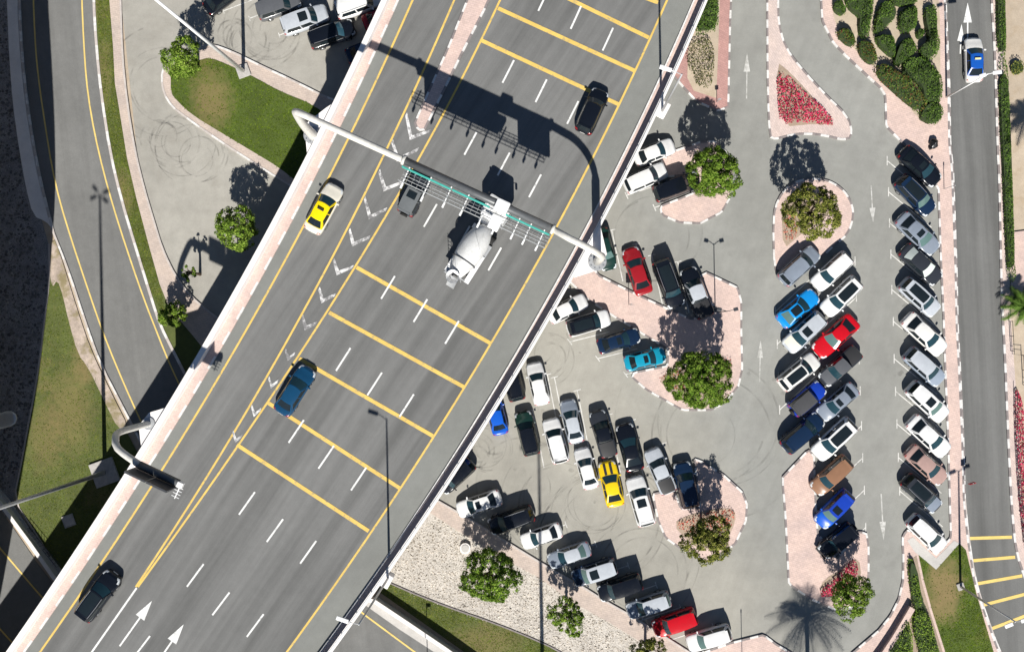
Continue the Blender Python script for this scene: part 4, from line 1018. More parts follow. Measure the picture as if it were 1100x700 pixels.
    for s in (-1, 1):
        mb = MB(); mb.bbox((-h + 2.35, s * 1.05, 1.22), (2.9, .5, .05), 0, .02); mb.build('mudguard', M['white'], r_)
        for x in (-h + 1.7, -h + 3.0, .9, h - 1.1):
            mb = MB(); mb.tube([(x, s * .72, .52), (x, s * 1.2, .52)], .52, 22); wh = mb.build('wheel', M['tyre'], r_)
            mb = MB(); mb.tube([(x, s * 1.18, .52), (x, s * 1.22, .52)], .28, 14); mb.build('rim', M['rim'], wh)
    mb = MB(); mb.bbox((-.2, -1.05, .85), (1.3, .5, .55), 0, .06); mb.build('fuel_tank', M['galv'], r_)
    mb = MB(); mb.bbox((-.2, 1.05, .85), (1.2, .45, .5), 0, .04); mb.bbox((1.2, 1.0, 1.5), (.5, .4, .5), 0, .05); mb.build('toolbox', M['white'], r_)
mixer((484, 306), (541, 216))
# ================================================================ VEGETATION
def leafquad(mb, c, n, s, rnd):
    n = n.normalized(); a = n.cross(Vector((rnd.uniform(-1, 1), rnd.uniform(-1, 1), rnd.uniform(-1, 1)))).normalized(); b = n.cross(a)
    l = s * rnd.uniform(.7, 1.3); w_ = l * rnd.uniform(.4, .6)
    mb.v += [tuple(c - a * l), tuple(c - b * w_ + n * .1 * l), tuple(c + a * l), tuple(c + b * w_ + n * .1 * l)]
    k = len(mb.v) - 4; mb.f.append((k, k + 1, k + 2, k + 3)); mb.mi.append(0)

def foliage(clumps, per, size, rnd, up=.35):
    mb = MB()
    for c, r_, out in clumps:
        for _ in range(per):
            d = Vector((rnd.gauss(0, 1), rnd.gauss(0, 1), rnd.gauss(0, 1))).normalized()
            d = (d + out * .8 + Vector((0, 0, up))).normalized()
            p = c + d * r_ * rnd.uniform(.55, 1.05)
            leafquad(mb, p, d + Vector((rnd.gauss(0, .45), rnd.gauss(0, .45), rnd.gauss(0, .45))), size, rnd)
    return mb

def tree(px, py, rad_px, label, mat='leaf', hc=4.4, dens=1.0, clump=.42, seed=1, name='tree', squash=.72, flat=1.0):
    rnd = random.Random(seed); c = P(px, py, hc); rad = rad_px / F * (H - hc)
    base = Vector((c.x, c.y, .1)); r_ = empty(name, base); tag(r_, label, 'tree', 'round-crowned trees of the car park' if name == 'tree' else None)
    n = int(300 * dens * (rad / 2.8) ** 2); cl = []
    ph = [rnd.uniform(0, 6.28) for _ in range(6)]; wa = rnd.uniform(.8, 1.7)
    gaps = [Vector((rnd.gauss(0, 1), rnd.gauss(0, 1), rnd.uniform(.2, 1.6))).normalized() for _ in range(4)]
    for i in range(n):
        d = Vector((rnd.gauss(0, 1), rnd.gauss(0, 1), rnd.gauss(.35, .9))).normalized(); a = math.atan2(d.y, d.x)
        wob = 1 + wa * (.08 * math.sin(2 * a + ph[0]) + .06 * math.sin(3 * a + ph[1]) + .05 * math.sin(5 * a + ph[2]) + .05 * math.sin(4 * d.z + 7 * a + ph[3]))
        if any(d.dot(q_) > .955 for q_ in gaps) and rnd.random() < .8: continue
        k_ = rnd.uniform(.86, 1.0) if rnd.random() < .68 else rnd.uniform(.25, .85)
        q = Vector((d.x * rad, d.y * rad, d.z * rad * squash)) * (wob * k_ * .90)
        cl.append((q + Vector((0, 0, hc - .1)), clump * .95 * rnd.uniform(.55, 1.3), d))
    mb = foliage(cl, int(56), .10, rnd); mb.build('crown', M[mat], r_, fix=False)
    mb = MB(); th = hc - rad * .35 - .1
    mb.tube([(0, 0, -.1), (.03, .02, th * .5), (.0, .05, th)], [.17, .13, .11], 10)
    for q, cr_, d in rnd.sample(cl, min(14, len(cl))):
        m_ = Vector((q.x * .45, q.y * .45, lerp(th, q.z, .6))); mb.tube([(0, .05, th * rnd.uniform(.75, 1)), m_, q], [.08, .05, .02], 6)
    mb.build('trunk', M['bark'], r_, smooth=True)
    return r_

tree(767, 187, 29, 'large round green tree over the black SUV on its pink island', 'leaf', 4.9, 1.25, seed=11)
tree(873, 228, 31, 'loose olive green tree on the teardrop-shaped island above the double row', 'leafo', 4.7, .9, seed=12, clump=.36)
tree(752, 408, 35, 'broad dense green tree with red flowers round its foot, middle island', 'leaf', 4.6, 1.25, seed=13)
tree(760, 580, 26, 'round tree with red-tinged leaves and a red flower bed on its upper side', 'leafo', 4.2, 1.0, seed=14)
tree(914, 640, 22, 'small bright green tree beside magenta flowers at the bottom island', 'leafb', 4.0, 1.0, seed=15)
tree(527, 618, 31, 'broad dark green tree standing on the pale stone bed by the flyover', 'leaf', 4.4, 1.15, seed=16)
tree(609, 661, 20, 'small thin green tree in the middle of the stone bed', 'leafb', 3.4, .85, seed=17, clump=.34)
tree(697, 704, 20, 'small tree cut by the bottom edge beside the lower pink path', 'leafo', 3.6, .8, seed=18, clump=.34)
tree(254, 245, 24, 'round bright green tree right beside the left side of the flyover', 'leafb', 4.3, 1.1, seed=19)
tree(196, 62, 22, 'yellow green tree at the rounded tip of the green lawn island', 'leafb', 4.3, 1.0, seed=20)
tree(186, 338, 15, 'low bushy tree between ramp road and flyover shade', 'leafb', 2.2, 1.1, seed=21, clump=.35)
tree(203, 293, 9, 'tiny thin sapling in the pale car park edge left of the flyover', 'leaf', 3.0, .7, seed=22, clump=.22)

def inside(p, poly):
    r_ = False; n = len(poly)
    for i in range(n):
        a, b = poly[i], poly[(i + 1) % n]
        if (a.y > p.y) != (b.y > p.y) and p.x < (b.x - a.x) * (p.y - a.y) / (b.y - a.y) + a.x: r_ = not r_
    return r_
def scatter(poly, n, rnd):
    x0, x1 = min(p.x for p in poly), max(p.x for p in poly); y0, y1 = min(p.y for p in poly), max(p.y for p in poly); out = []
    while len(out) < n:
        p = Vector((rnd.uniform(x0, x1), rnd.uniform(y0, y1), 0))
        if inside(p, poly): out.append(p)
    return out
def area(poly): return abs(sum(poly[i].x * poly[(i + 1) % len(poly)].y - poly[(i + 1) % len(poly)].x * poly[i].y for i in range(len(poly)))) / 2

def bush(px, label, h=1.0, mat='leaf2', seed=1, name='shrub', cat='shrub', group=None, size=.085, dens=70, kind=None, z0=.15, smooth=1, lumps=.25, core_=True, grow=1.0):
    """clipped or loose shrub mass grown over an outline"""
    rnd = random.Random(seed); mx, my = sum(q[0] for q in px) / len(px), sum(q[1] for q in px) / len(px); poly = [P(mx + (x - mx) * grow, my + (y - my) * grow, h * .8) for x, y in px]
    if smooth: poly = chaikin(poly, True, smooth)
    c = sum(poly, Vector()) / len(poly); c.z = 0
    hs = [(P(0, 0), 0)]; 
    lob = [(p, rnd.uniform(.5, 1.1), rnd.uniform(-lumps, lumps)) for p in scatter(poly, max(3, int(area(poly) / 1.2)), rnd)]
    def dist(p):
        m_ = 9
        for i in range(len(poly)):
            a, b = poly[i], poly[(i + 1) % len(poly)]; ab = b - a; ab.z = 0; t = max(0, min(1, (p - a).dot(ab) / max(ab.length_squared, 1e-9))); q = a + ab * t; m_ = min(m_, math.hypot(p.x - q.x, p.y - q.y))
        return m_
    mb = MB(); n = int(area(poly) * dens) + 60
    for p in scatter(poly, n, rnd):
        d = dist(p); e = min(1, d / (h * .55)); top = h * math.sqrt(max(0, 1 - (1 - e) ** 2)) * .9 + .1
        bump_ = sum(a * math.exp(-((p.x - q.x) ** 2 + (p.y - q.y) ** 2) / (s * s)) for q, s, a in lob); top = max(.1, top * (1 + bump_))
        z = z0 + top * (rnd.uniform(.82, 1.04) if rnd.random() < .75 else rnd.uniform(.1, .9))
        nrm = Vector((rnd.gauss(0, .5), rnd.gauss(0, .5), 1.0))
        leafquad(mb, Vector((p.x - c.x, p.y - c.y, z)), nrm, size, rnd)
    # stubby inner mass of twigs so that light does not pass straight through
    core = [Vector((c.x + (p.x - c.x) * .86, c.y + (p.y - c.y) * .86, 0)) - c for p in poly]
    if kind == 'stuff':
        o = mb.build(name, M[mat], fix=False); o.location = c; tag(o, label, cat, group, 'stuff'); return o
    r_ = empty(name, c); tag(r_, label, cat, group)
    mb.build('foliage', M[mat], r_, fix=False)
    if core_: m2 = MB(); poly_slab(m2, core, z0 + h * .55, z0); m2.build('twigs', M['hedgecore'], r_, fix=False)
    return r_

GS = 'shrubs of the large planted bed top right'
s5 = 5.1857
def Z5(pts): return [(880 + x / s5, y / s5) for x, y in pts]
BU = [
 ([(88, 30), (100, 0), (135, 10), (160, 50), (140, 75), (105, 60)], 'small round shrub at the upper left corner of the planted bed'),
 ([(150, -60), (300, -60), (300, 40), (285, 120), (275, 190), (245, 195), (228, 150), (235, 80), (190, 50), (160, 10)], 'big L-shaped shrub at the top left of the planted bed'),
 ([(115, 165), (150, 150), (190, 170), (208, 220), (195, 248), (160, 235), (120, 195)], 'small oval shrub nearest the curving kerb'),
 ([(228, 235), (260, 225), (305, 250), (330, 310), (310, 350), (275, 335), (235, 290)], 'oval shrub just below the small oval one'),
 ([(345, 30), (385, 0), (430, 30), (435, 80), (400, 120), (350, 165), (320, 175), (325, 110)], 'pointed dark green shrub in the top middle of the bed'),
 ([(325, 200), (365, 190), (420, 195), (430, 260), (425, 310), (390, 290), (340, 240)], 'wedge-shaped shrub in the centre of the bed'),
 ([(400, -60), (560, -60), (550, 10), (480, 22), (420, 10)], 'shrub at the top edge of the photo, centre of the bed'),
 ([(460, 70), (500, 40), (550, 30), (552, 110), (530, 160), (480, 170), (455, 140)], 'square dark green shrub at the upper right of the centre'),
 ([(465, 230), (510, 205), (545, 250), (545, 280), (470, 350), (425, 350), (440, 290)], 'low slanted shrub below the square one'),
 ([(555, 165), (575, 150), (592, 180), (580, 208), (558, 195)], 'tiny round shrub between square shrub and tall strip shrub'),
 ([(600, 55), (640, 35), (662, 70), (662, 260), (650, 300), (610, 320), (575, 290), (572, 250), (625, 220), (612, 150), (600, 100)], 'long curved shrub along the street side of the bed'),
 ([(470, 375), (510, 325), (600, 325), (650, 390), (678, 430), (680, 560), (600, 560), (580, 460), (520, 430)], 'largest shrub mass at the lower right of the bed'),
 ([(335, 385), (375, 360), (430, 385), (500, 450), (560, 510), (588, 560), (570, 605), (520, 580), (450, 520), (350, 430)], 'long diagonal hedge along the lower left of the bed'),
 ([(600, 590), (640, 565), (680, 575), (690, 650), (660, 680), (600, 670), (572, 640)], 'rounded shrub at the bottom tip of the bed'),
]
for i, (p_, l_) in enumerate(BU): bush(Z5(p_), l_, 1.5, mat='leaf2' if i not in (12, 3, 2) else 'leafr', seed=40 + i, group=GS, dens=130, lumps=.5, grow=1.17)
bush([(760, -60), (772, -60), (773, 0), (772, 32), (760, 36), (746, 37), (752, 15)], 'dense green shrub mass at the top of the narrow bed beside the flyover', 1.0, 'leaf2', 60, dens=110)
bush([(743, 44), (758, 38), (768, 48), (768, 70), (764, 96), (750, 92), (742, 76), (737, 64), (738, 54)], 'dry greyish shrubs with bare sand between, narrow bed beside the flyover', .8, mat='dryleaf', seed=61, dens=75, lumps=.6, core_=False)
bush([(1072, -60), (1081, -60), (1081, 0), (1083, 62), (1074, 62), (1072, 0)], 'upper stretch of trimmed hedge right of the street, next to the blue-roofed taxi', 1.1, 'leaf2', 62, 'hedge', 'hedge', dens=120)
bush([(1074, 63), (1083, 62), (1086, 110), (1088, 170), (1090, 230), (1092, 290), (1090, 304), (1084, 303), (1081, 240), (1078, 170), (1075, 110)], 'long narrow hedge right of the street, tapering down to a point', 1.0, 'leaf2', 63, 'hedge', 'hedge', dens=110)
bush([(979, 606), (986, 612), (990, 640), (996, 655), (988, 660), (981, 640)], 'upper dark green shrub clump left of the lower right lawn', 1.2, 'leaf', 64, dens=120, lumps=.7, grow=1.3)
bush([(983, 662), (998, 662), (1006, 690), (1014, 720), (1000, 740), (990, 700), (984, 680)], 'bright shrub clump beside the edging of the lower right lawn', 1.2, 'leafb', 65, dens=120, lumps=.7, grow=1.22)
bush([(975, 664), (981, 690), (978, 730), (950, 740), (952, 706), (965, 682)], 'bright shrubs behind the curved shaded kerb at the bottom', 1.2, 'leafb', 66, dens=120, lumps=.7, grow=1.1)
# flower beds: ground cover
bush([(834, 78), (846, 79), (862, 98), (880, 112), (899, 133), (888, 135), (865, 131), (838, 134), (835, 110)], 'triangular bed of magenta flowers on the kerbed island', .28, 'pinkfl', 70, 'flower_bed', 'flower bed', size=.10, dens=75, kind='stuff', lumps=.3)
bush([(842, 226), (850, 222), (857, 240), (856, 254), (845, 261), (841, 245)], 'thin bed of red flowers left of the olive tree', .28, 'redfl', 71, 'flower_bed', 'flower bed', size=.08, dens=24, kind='stuff')
bush([(704, 408), (718, 399), (736, 396), (740, 420), (722, 418)], 'red flowers left of the broad middle tree', .3, 'redfl', 72, 'flower_bed', 'flower bed', size=.08, dens=24, kind='stuff')
bush([(772, 385), (785, 383), (787, 394), (776, 402)], 'red flowers right of the broad middle tree', .3, 'redfl', 73, 'flower_bed', 'flower bed', size=.08, dens=26, kind='stuff')
bush([(724, 561), (745, 554), (770, 546), (789, 546), (788, 562), (776, 572), (735, 572)], 'bed of red flowers above the red-tinged tree', .35, 'redfl', 74, 'flower_bed', 'flower bed', size=.09, dens=40, kind='stuff')
bush([(916, 599), (921, 606), (921, 618), (904, 634), (890, 640), (881, 640), (880, 634), (892, 625), (905, 612)], 'magenta flowers round the small bright tree', .35, 'pinkfl', 75, 'flower_bed', 'flower bed', size=.1, dens=85, kind='stuff')
bush([(1089, 420), (1094, 418), (1100, 440), (1104, 520), (1118, 610), (1108, 610), (1098, 580), (1092, 500)], 'long strip of magenta flowers right of the street', .4, 'pinkfl', 76, 'flower_bed', 'flower bed', size=.1, dens=95, kind='stuff')

# grass blades over the lawns
LAWNS = [
 ([(226, 62), (212, 66), (188, 70), (184, 78), (184, 100), (190, 108), (207, 124), (240, 144), (275, 165), (300, 180), (325, 200), (345, 190), (360, 130), (335, 112), (300, 98), (275, 84), (250, 72)], 9000, 'leafb'),
 ([(54, 300), (62, 300), (74, 340), (84, 378), (100, 400), (116, 440), (130, 470), (130, 560), (60, 612), (36, 566), (17, 534), (23, 505), (31, 460), (39, 420), (45, 380), (49, 345)], 11000, 'grassb'),
 ([(104, 0), (118, 0), (122, 50), (129, 120), (147, 213), (172, 305), (178, 340), (163, 315), (147, 262), (121, 165), (111, 100)], 9000, 'grassb'),
 ([(418, 626), (440, 636), (480, 652), (530, 669), (582, 690), (612, 706), (560, 740), (505, 702), (460, 670), (410, 634)], 9000, 'grassb'),
 ([(987, 597), (1005, 611), (1029, 584), (1036, 592), (1047, 636), (1066, 700), (1070, 720), (1024, 720), (1016, 700), (1002, 656), (993, 623)], 7000, 'leafb')]
gm = MB(); rnd = random.Random(3)
for (px, n, mt), zl in zip(LAWNS, (.138, .048, .058, .078, .148)):
    poly = W(px)
    gm = MB()
    for p in scatter(poly, n, rnd):
        if any(math.hypot((p.x - q.x) / rx, (p.y - q.y) / ry) < 1.0 and rnd.random() < k_ * 1.1 for q, rx, ry, k_ in BARE): continue
        s = rnd.uniform(.03, .07); a = rnd.uniform(0, 3.14); dx, dy = math.cos(a) * s, math.sin(a) * s; lx, ly = rnd.gauss(0, .10), rnd.gauss(0, .10)
        z = zl; gm.v += [(p.x - dx, p.y - dy, z), (p.x + dx, p.y + dy, z), (p.x + lx, p.y + ly, z + rnd.uniform(.015, .06))]
        k = len(gm.v) - 3; gm.f.append((k, k + 1, k + 2)); gm.mi.append(0)
    o = gm.build('grass', M['grassb' if mt == 'grassb' else 'grasslush'], fix=False); tag(o, kind='stuff')
# stones on the pale bed
poly = W([(420, 612), (445, 575), (470, 552), (505, 576), (540, 598), (580, 620), (615, 646), (655, 668), (700, 696), (740, 725), (640, 722), (612, 704), (582, 688), (530, 670), (480, 654), (440, 638)])
sm = MB()
for p in scatter(poly, 9000, rnd):
    r0 = abs(rnd.gauss(.03, .03)) + .02; k = len(sm.v); a0 = rnd.uniform(0, 6.28); hgt = r0 * rnd.uniform(.5, 1.0)
    m_ = 5
    sm.v += [(p.x + math.cos(a0 + 6.283 * j / m_) * r0 * rnd.uniform(.8, 1.2), p.y + math.sin(a0 + 6.283 * j / m_) * r0 * rnd.uniform(.7, 1.1), .045) for j in range(m_)] + [(p.x + rnd.gauss(0, r0 * .25), p.y + rnd.gauss(0, r0 * .25), .05 + hgt)]
    for j in range(m_): sm.f.append((k + j, k + (j + 1) % m_, k + m_)); sm.mi.append(0)
tag(sm.build('pebbles', M['pebble'], fix=False), kind='stuff')
# dark stones in the shaded gravel bed
poly = W([(-60, -60), (4, -60), (6, 0), (14, 110), (26, 200), (44, 270), (52, 300), (44, 360), (32, 440), (18, 520), (-60, 560)])
sm = MB()
for p in scatter(poly, 7000, rnd):
    r0 = abs(rnd.gauss(.06, .05)) + .03; k = len(sm.v); a0 = rnd.uniform(0, 6.28)
    sm.v += [(p.x + math.cos(a0 + 6.283 * j / 5) * r0, p.y + math.sin(a0 + 6.283 * j / 5) * r0, .0) for j in range(5)] + [(p.x, p.y, r0)]
    for j in range(5): sm.f.append((k + j, k + (j + 1) % 5, k + 5)); sm.mi.append(0)
tag(sm.build('pebbles', M['graveld'], fix=False), kind='stuff')

# palms
def palm(px, py, h, rad, label, seed=1, nf=34, by_base=True):
    rnd = random.Random(seed); b = P(px, py, 0 if by_base else h); r_ = empty('palm_tree', (b.x, b.y, .1)); tag(r_, label, 'palm tree')
    mb = MB(); mb.tube([(0, 0, -.1), (0, 0, h * .3), (.05, 0, h * .7), (0, 0, h)], [.30, .24, .21, .24], 12); mb.build('trunk', M['palmtrunk'], r_, smooth=True)
    mb = MB()
    for i in range(nf):
        a = 6.283 * i / nf * 2.618 * 1.0 + rnd.uniform(-.1, .1); el = rnd.uniform(.0, 1.15) if i % 3 else rnd.uniform(-.3, .2); L_ = rad * rnd.uniform(.85, 1.1)
        dirh = Vector((math.cos(a), math.sin(a), 0)); pts = []
        for s in np.linspace(0, 1, 13):
            pts.append(Vector((0, 0, h)) + dirh * (L_ * s * math.cos(el * (1 - s * .3))) + Vector((0, 0, L_ * (s * math.sin(el) - s * s * (.35 + .45 * math.sin(max(el, .1)))))))
        side = Vector((-dirh.y, dirh.x, 0))
        mb.tube(pts, [.03 * (1 - .8 * s) + .004 for s in np.linspace(0, 1, 13)], 4, cap=False)
        for j in range(1, 26):
            s = j / 26; q = s * 12; k0 = int(q); p = pts[k0].lerp(pts[min(k0 + 1, 12)], q - k0); t = (pts[min(k0 + 1, 12)] - pts[k0]).normalized()
            ll = rad * .26 * math.sin(math.pi * (s * .8 + .15)) + .08
            for sg in (-1, 1):
                e = p + (side * sg * .75 + t * .65 + Vector((0, 0, -.25))).normalized() * ll
                w_ = t * .045; mb.add([p - w_, p + w_, e], [(0, 1, 2)])
    mb.build('crown', M['leaf2'], r_, fix=False)
palm(868, 772, 9.8, 4.3, 'tall palm below the bottom edge whose spiky shadow lies on the car park', 5)
palm(1090, 329, 1.6, 2.0, 'small spiky palm right of the street between hedge and fence', 6, 26)
palm(1104, 200, 6.5, 2.6, 'taller palm at the right edge of the photo beside the hedge', 7, 30)
bush([(1086, 67), (1096, 64), (1102, 74), (1094, 82), (1086, 78)], 'small sparse shrub on sand at the right edge', .5, 'leafo', 80, dens=40)
# ================================================================ STREET FURNITURE
def lp(v, o): return (v.x - o.x, v.y - o.y, v.z - o.z)
# ---- big toll gantry
HG = ZD + 10.2
gA, gB = P(315, 118, HG), P(648, 273, HG)
gj1, gj2, gj3 = P(434, 172, HG), P(594, 246, HG), P(540, 221, HG)
d = (gB - gA).normalized(); s = Vector((d.y, -d.x, 0)); s = s if s.y < 0 else -s      # s points down the picture
g0 = Vector((gB.x, gB.y, ZD - .1)); gan = empty('toll_gantry', g0); tag(gan, 'tall cream toll gantry arching over all lanes of the flyover with grey sign housing', 'gantry')
def G(mb, name, mat, smooth=False, parent=None):
    mb.v = [(v[0] - g0.x, v[1] - g0.y, v[2] - g0.z) for v in mb.v]; return mb.build(name, mat, parent or gan, smooth)
def bend(foot, top, dirn, r=2.6, n=10):
    """column rising from foot and curving over into direction dirn at height of top"""
    pts = [Vector((foot.x, foot.y, foot.z)), Vector((foot.x, foot.y, top.z - r))]
    for i in range(1, n + 1):
        a = math.pi / 2 * i / n; pts.append(Vector((foot.x, foot.y, top.z - r)) + dirn * (r * (1 - math.cos(a))) + Vector((0, 0, r * math.sin(a))))
    return pts
mb = MB(); c = bend(Vector((gB.x, gB.y, ZD - .1)), gB, -d, 3.0)
pts = c + [gj2]; mb.tube(pts, [.38] * 2 + [.29] * (len(pts) - 2), 24); G(mb, 'column', M['cream'], True)
mb = MB(); fA = P(338, 147, ZD - .1); pts = [fA, fA.lerp(gA, .5) + s * .15, fA.lerp(gA, .93), gA + d * .25 - Vector((0, 0, .1)), gA + d * 1.6, gj1]; pts = resample(chaikin(pts, False, 2), .7); mb.tube(pts, [.48 - .19 * min(1, i_ / 16) for i_ in range(len(pts))], 24); G(mb, 'column', M['cream'], True)
for q in (fA, gB):
    mb = MB(); mb.tube([(q.x, q.y, ZD + .6), (q.x, q.y, ZD + .72)], .85, 24)
    for k in range(10):
        a = 6.283 * k / 10; mb.tube([(q.x + .7 * math.cos(a), q.y + .7 * math.sin(a), ZD + .7), (q.x + .7 * math.cos(a), q.y + .7 * math.sin(a), ZD + .86)], .05, 6)
    G(mb, 'base_flange', M['galv'])
mb = MB(); mb.tube([gj1, gj2], .33, 24); G(mb, 'beam', M['darkgrey'], True)
for q in (gj1, gj2):
    mb = MB(); mb.tube([q - d * .12, q + d * .12], .44, 24); G(mb, 'beam_flange', M['cream'], True)
mb = MB(); mb.bbox(gj3 + s * .1 + Vector((0, 0, .1)), (1.15, 1.05, 1.0), math.atan2(d.y, d.x), .12)
mb.bbox(gj3 + s * 1.5 + Vector((0, 0, -.3)), (.95, 1.2, .4), math.atan2(d.y, d.x), .08); G(mb, 'equipment_box', M['white'])
rz = math.atan2(d.y, d.x); Lb = (gj2 - gj1).length
for t0, t1 in ((0.0, .34), (.34, .60), (.70, 1.0)):
    a, b_ = gj1.lerp(gj2, t0 + .005), gj1.lerp(gj2, t1 - .005); m_ = (a + b_) / 2 + s * .55
    mb = MB(); mb.bbox(m_ + Vector((0, 0, -.1)), ((b_ - a).length, .14, .5), rz, .03); G(mb, 'fascia', M['teal'])
for t0, t1, h_ in ((.04, .60, 2.7), (.75, .99, 2.7)):
    a, b_ = gj1.lerp(gj2, t0), gj1.lerp(gj2, t1); m_ = (a + b_) / 2 + Vector((0, 0, -h_ / 2 - .2))
    mb = MB(); mb.bbox(m_, ((b_ - a).length, .22, h_), rz, .05); sp = G(mb, 'sign_panel', M['darkgrey'])
mb = MB(); a, b_ = gj1 + s * .4 + Vector((0, 0, -2.0)), gj2 + s * .4 + Vector((0, 0, -2.0))
for off in (0, .28, .56, .84, 1.15): mb.tube([a + s * off, b_ + s * off], .035, 6)
for off, hh in ((1.2, .5), (1.2, 1.0)): mb.tube([a + s * off + Vector((0, 0, hh)), b_ + s * off + Vector((0, 0, hh))], .03, 6)
n = int(Lb / .5)
for i in range(n + 1):
    q = a.lerp(b_, i / n); mb.tube([q, q + s * 1.2], .016, 4)
    if i % 3 == 0: mb.tube([q + s * 1.2, q + s * 1.2 + Vector((0, 0, 1.0))], .025, 5)
G(mb, 'walkway', M['galv'])
for t in (.02, .17, .31, .43, .56, .66, .78, .86, .95):
    q = gj1.lerp(gj2, t) - s * .45 + Vector((0, 0, -2.05)); big = t in (.17, .56, .66)
    mb = MB(); mb.bbox(q + s * 1.45, (.10, 2.1 if big else 1.7, .12), rz, .02)
    mb.bbox(q + s * (2.6 if big else 2.3) + Vector((0, 0, -.15)), (.16, .5, .3), rz, .03); G(mb, 'camera_bracket', M['white'])
# ---- cantilever sign on the left
h2 = ZD + 9.8
f = P(163, 454, ZD); arm_end = P(192, 519, h2)
o2 = Vector((f.x, f.y, ZD - .1)); can = empty('cantilever_sign', o2); tag(can, 'curved grey pole on the flyover side wall holding two dark sign boards', 'sign gantry')
def G2(mb, name, mat, smooth=False):
    mb.v = [(v[0] - o2.x, v[1] - o2.y, v[2] - o2.z) for v in mb.v]; return mb.build(name, mat, can, smooth)
k1 = P(124, 471, h2 - .9); k2 = P(131, 486, h2 - .1)
pl = [f + Vector((0, 0, -.1)), f + Vector((-.3, -.1, 3)), f + Vector((-.6, -.2, 6)), k1, P(124, 479, h2 - .4), k2, P(150, 499, h2)]
pl = resample(chaikin(pl, False, 3), .6)
mb = MB(); mb.tube(pl, .30, 18); G2(mb, 'pole', M['cream'], True)
a = pl[-1]; mb = MB(); mb.tube([a, arm_end], .34, 18); G2(mb, 'arm', M['darkgrey'], True)
mb = MB(); mb.tube([(f.x, f.y, ZD + .6), (f.x, f.y, ZD + .72)], .6, 20); G2(mb, 'base_flange', M['galv'])
dd = (arm_end - a).normalized(); ss = Vector((dd.y, -dd.x, 0)); ss = ss if ss.y < 0 else -ss; rz2 = math.atan2(dd.y, dd.x)
L2_ = (arm_end - a).length
for t0, t1 in ((-.08, .44), (.47, .98)):
    mb = MB(); m_ = a.lerp(arm_end, (t0 + t1) / 2) + ss * .45 + Vector((0, 0, .75)); mb.v = []
    mb.box(m_, ((t1 - t0) * L2_, .16, 2.3), rz2); G2(mb, 'sign_board', M['dark'])
mb = MB(); e = arm_end + dd * .2
mb.bbox(e + Vector((0, 0, .1)), (.5, .5, .5), rz2, .06)
for i in range(4): mb.tube([e + ss * (.3 + .28 * i) - dd * .35, e + ss * (.3 + .28 * i) + dd * .35], .035, 6)
mb.tube([e, e + ss * 1.3], .05, 6); G2(mb, 'camera_rig', M['white'])

# ---- lamps
def lampgroup(o, objs): pass
def street_lamp(base, h, label, heads, pole_r=(.09, .06), plinth=None, z0=0.0, mat='galv', group='street lamps', headmat='white', name='street_lamp'):
    b = P(*base, z0) if not isinstance(base, Vector) else base
    r_ = empty(name, b); tag(r_, label, 'street lamp', group)
    mb = MB(); mb.tube([(0, 0, 0), (0, 0, h)], list(pole_r), 12); mb.build('pole', M[mat], r_, smooth=True)
    if plinth:
        mb = MB(); mb.bbox((0, 0, .14), (plinth, plinth, .3), R(20), .04); mb.build('plinth', M['cover'], r_)
    for (ax, ay, hl) in heads:
        v = Vector((ax, ay, 0)); n_ = v.normalized() if v.length > 0 else Vector((1, 0, 0))
        mb = MB(); mb.tube([(0, 0, h - .1), v * .6 + Vector((0, 0, h + .12)), v + Vector((0, 0, h + .15))], .035, 8); mb.build('arm', M[mat], r_)
        mb = MB(); c = v + n_ * hl * .4 + Vector((0, 0, h + .15)); mb.bbox(c, (hl, .34, .12), math.atan2(n_.y, n_.x), .05); mb.build('lamp_head', M[headmat], r_)
    return r_
street_lamp((1031, 629), 11.2, 'tall twin-headed street lamp standing on the lower right lawn', [(-.35, -.15, .75), (.5, .12, .75)], (.13, .07), .7)
street_lamp((1016, 105), 9.0, 'street lamp leaning over the blue-roofed taxi beside the planted bed', [(.45, .05, .8), (-.3, -.1, .6)], (.10, .06), None, headmat='white', mat='white')
street_lamp((262, 77), 24.0, 'very tall pale lamp mast on the corner of the green lawn island', [(.9, .3, 1.0), (-.9, -.3, 1.0)], (.20, .11), 1.3, mat='white')
street_lamp((113, 507), 27.5, 'tall mast on a square concrete plinth in the shaded lawn, left of the flyover', [(.45, .2, .7), (-.45, -.2, .7), (-.35, .45, .7), (.4, -.4, .7)], (.24, .12), 2.6)
street_lamp((584, 792), 28.5, 'tall mast below the bottom edge throwing a long shadow across the stone bed', [(1.2, .2, .8), (-1.2, -.2, .8)], (.24, .12), 2.4)
street_lamp((768, 335), 6.6, 'thin twin-headed lamp post on the pink island beside the pickup', [(-.6, .15, .45), (.6, .15, .45)], (.06, .045), None, mat='dark', headmat='dark')
street_lamp((459, 700), 4.6, 'short lamp beside the lower lawn at the crossing road', [(0, .0, .5)], (.05, .04), None, mat='dark', headmat='dark')
street_lamp(P(416.5, 621, ZD + .9), 13.2, 'street lamp rising from the right side wall in the lower part of the flyover', [(-.9, .3, 1.0)], (.12, .07), None)
street_lamp(P(711.5, 119, ZD + .9), 12.6, 'street lamp rising from the right side wall in the upper part of the flyover', [(-.9, .3, 1.0)], (.12, .07), None)
# brackets where the two bridge lamps stand
for i, (x, y) in enumerate(((416.5, 621), (711.5, 119))):
    q = P(x, y, ZD); mb = MB(); mb.bbox((q.x, q.y, ZD + .3), (1.3, .9, 1.2), R(62), .08); mb.build('lamp_bracket', M['concwhite'], fl)
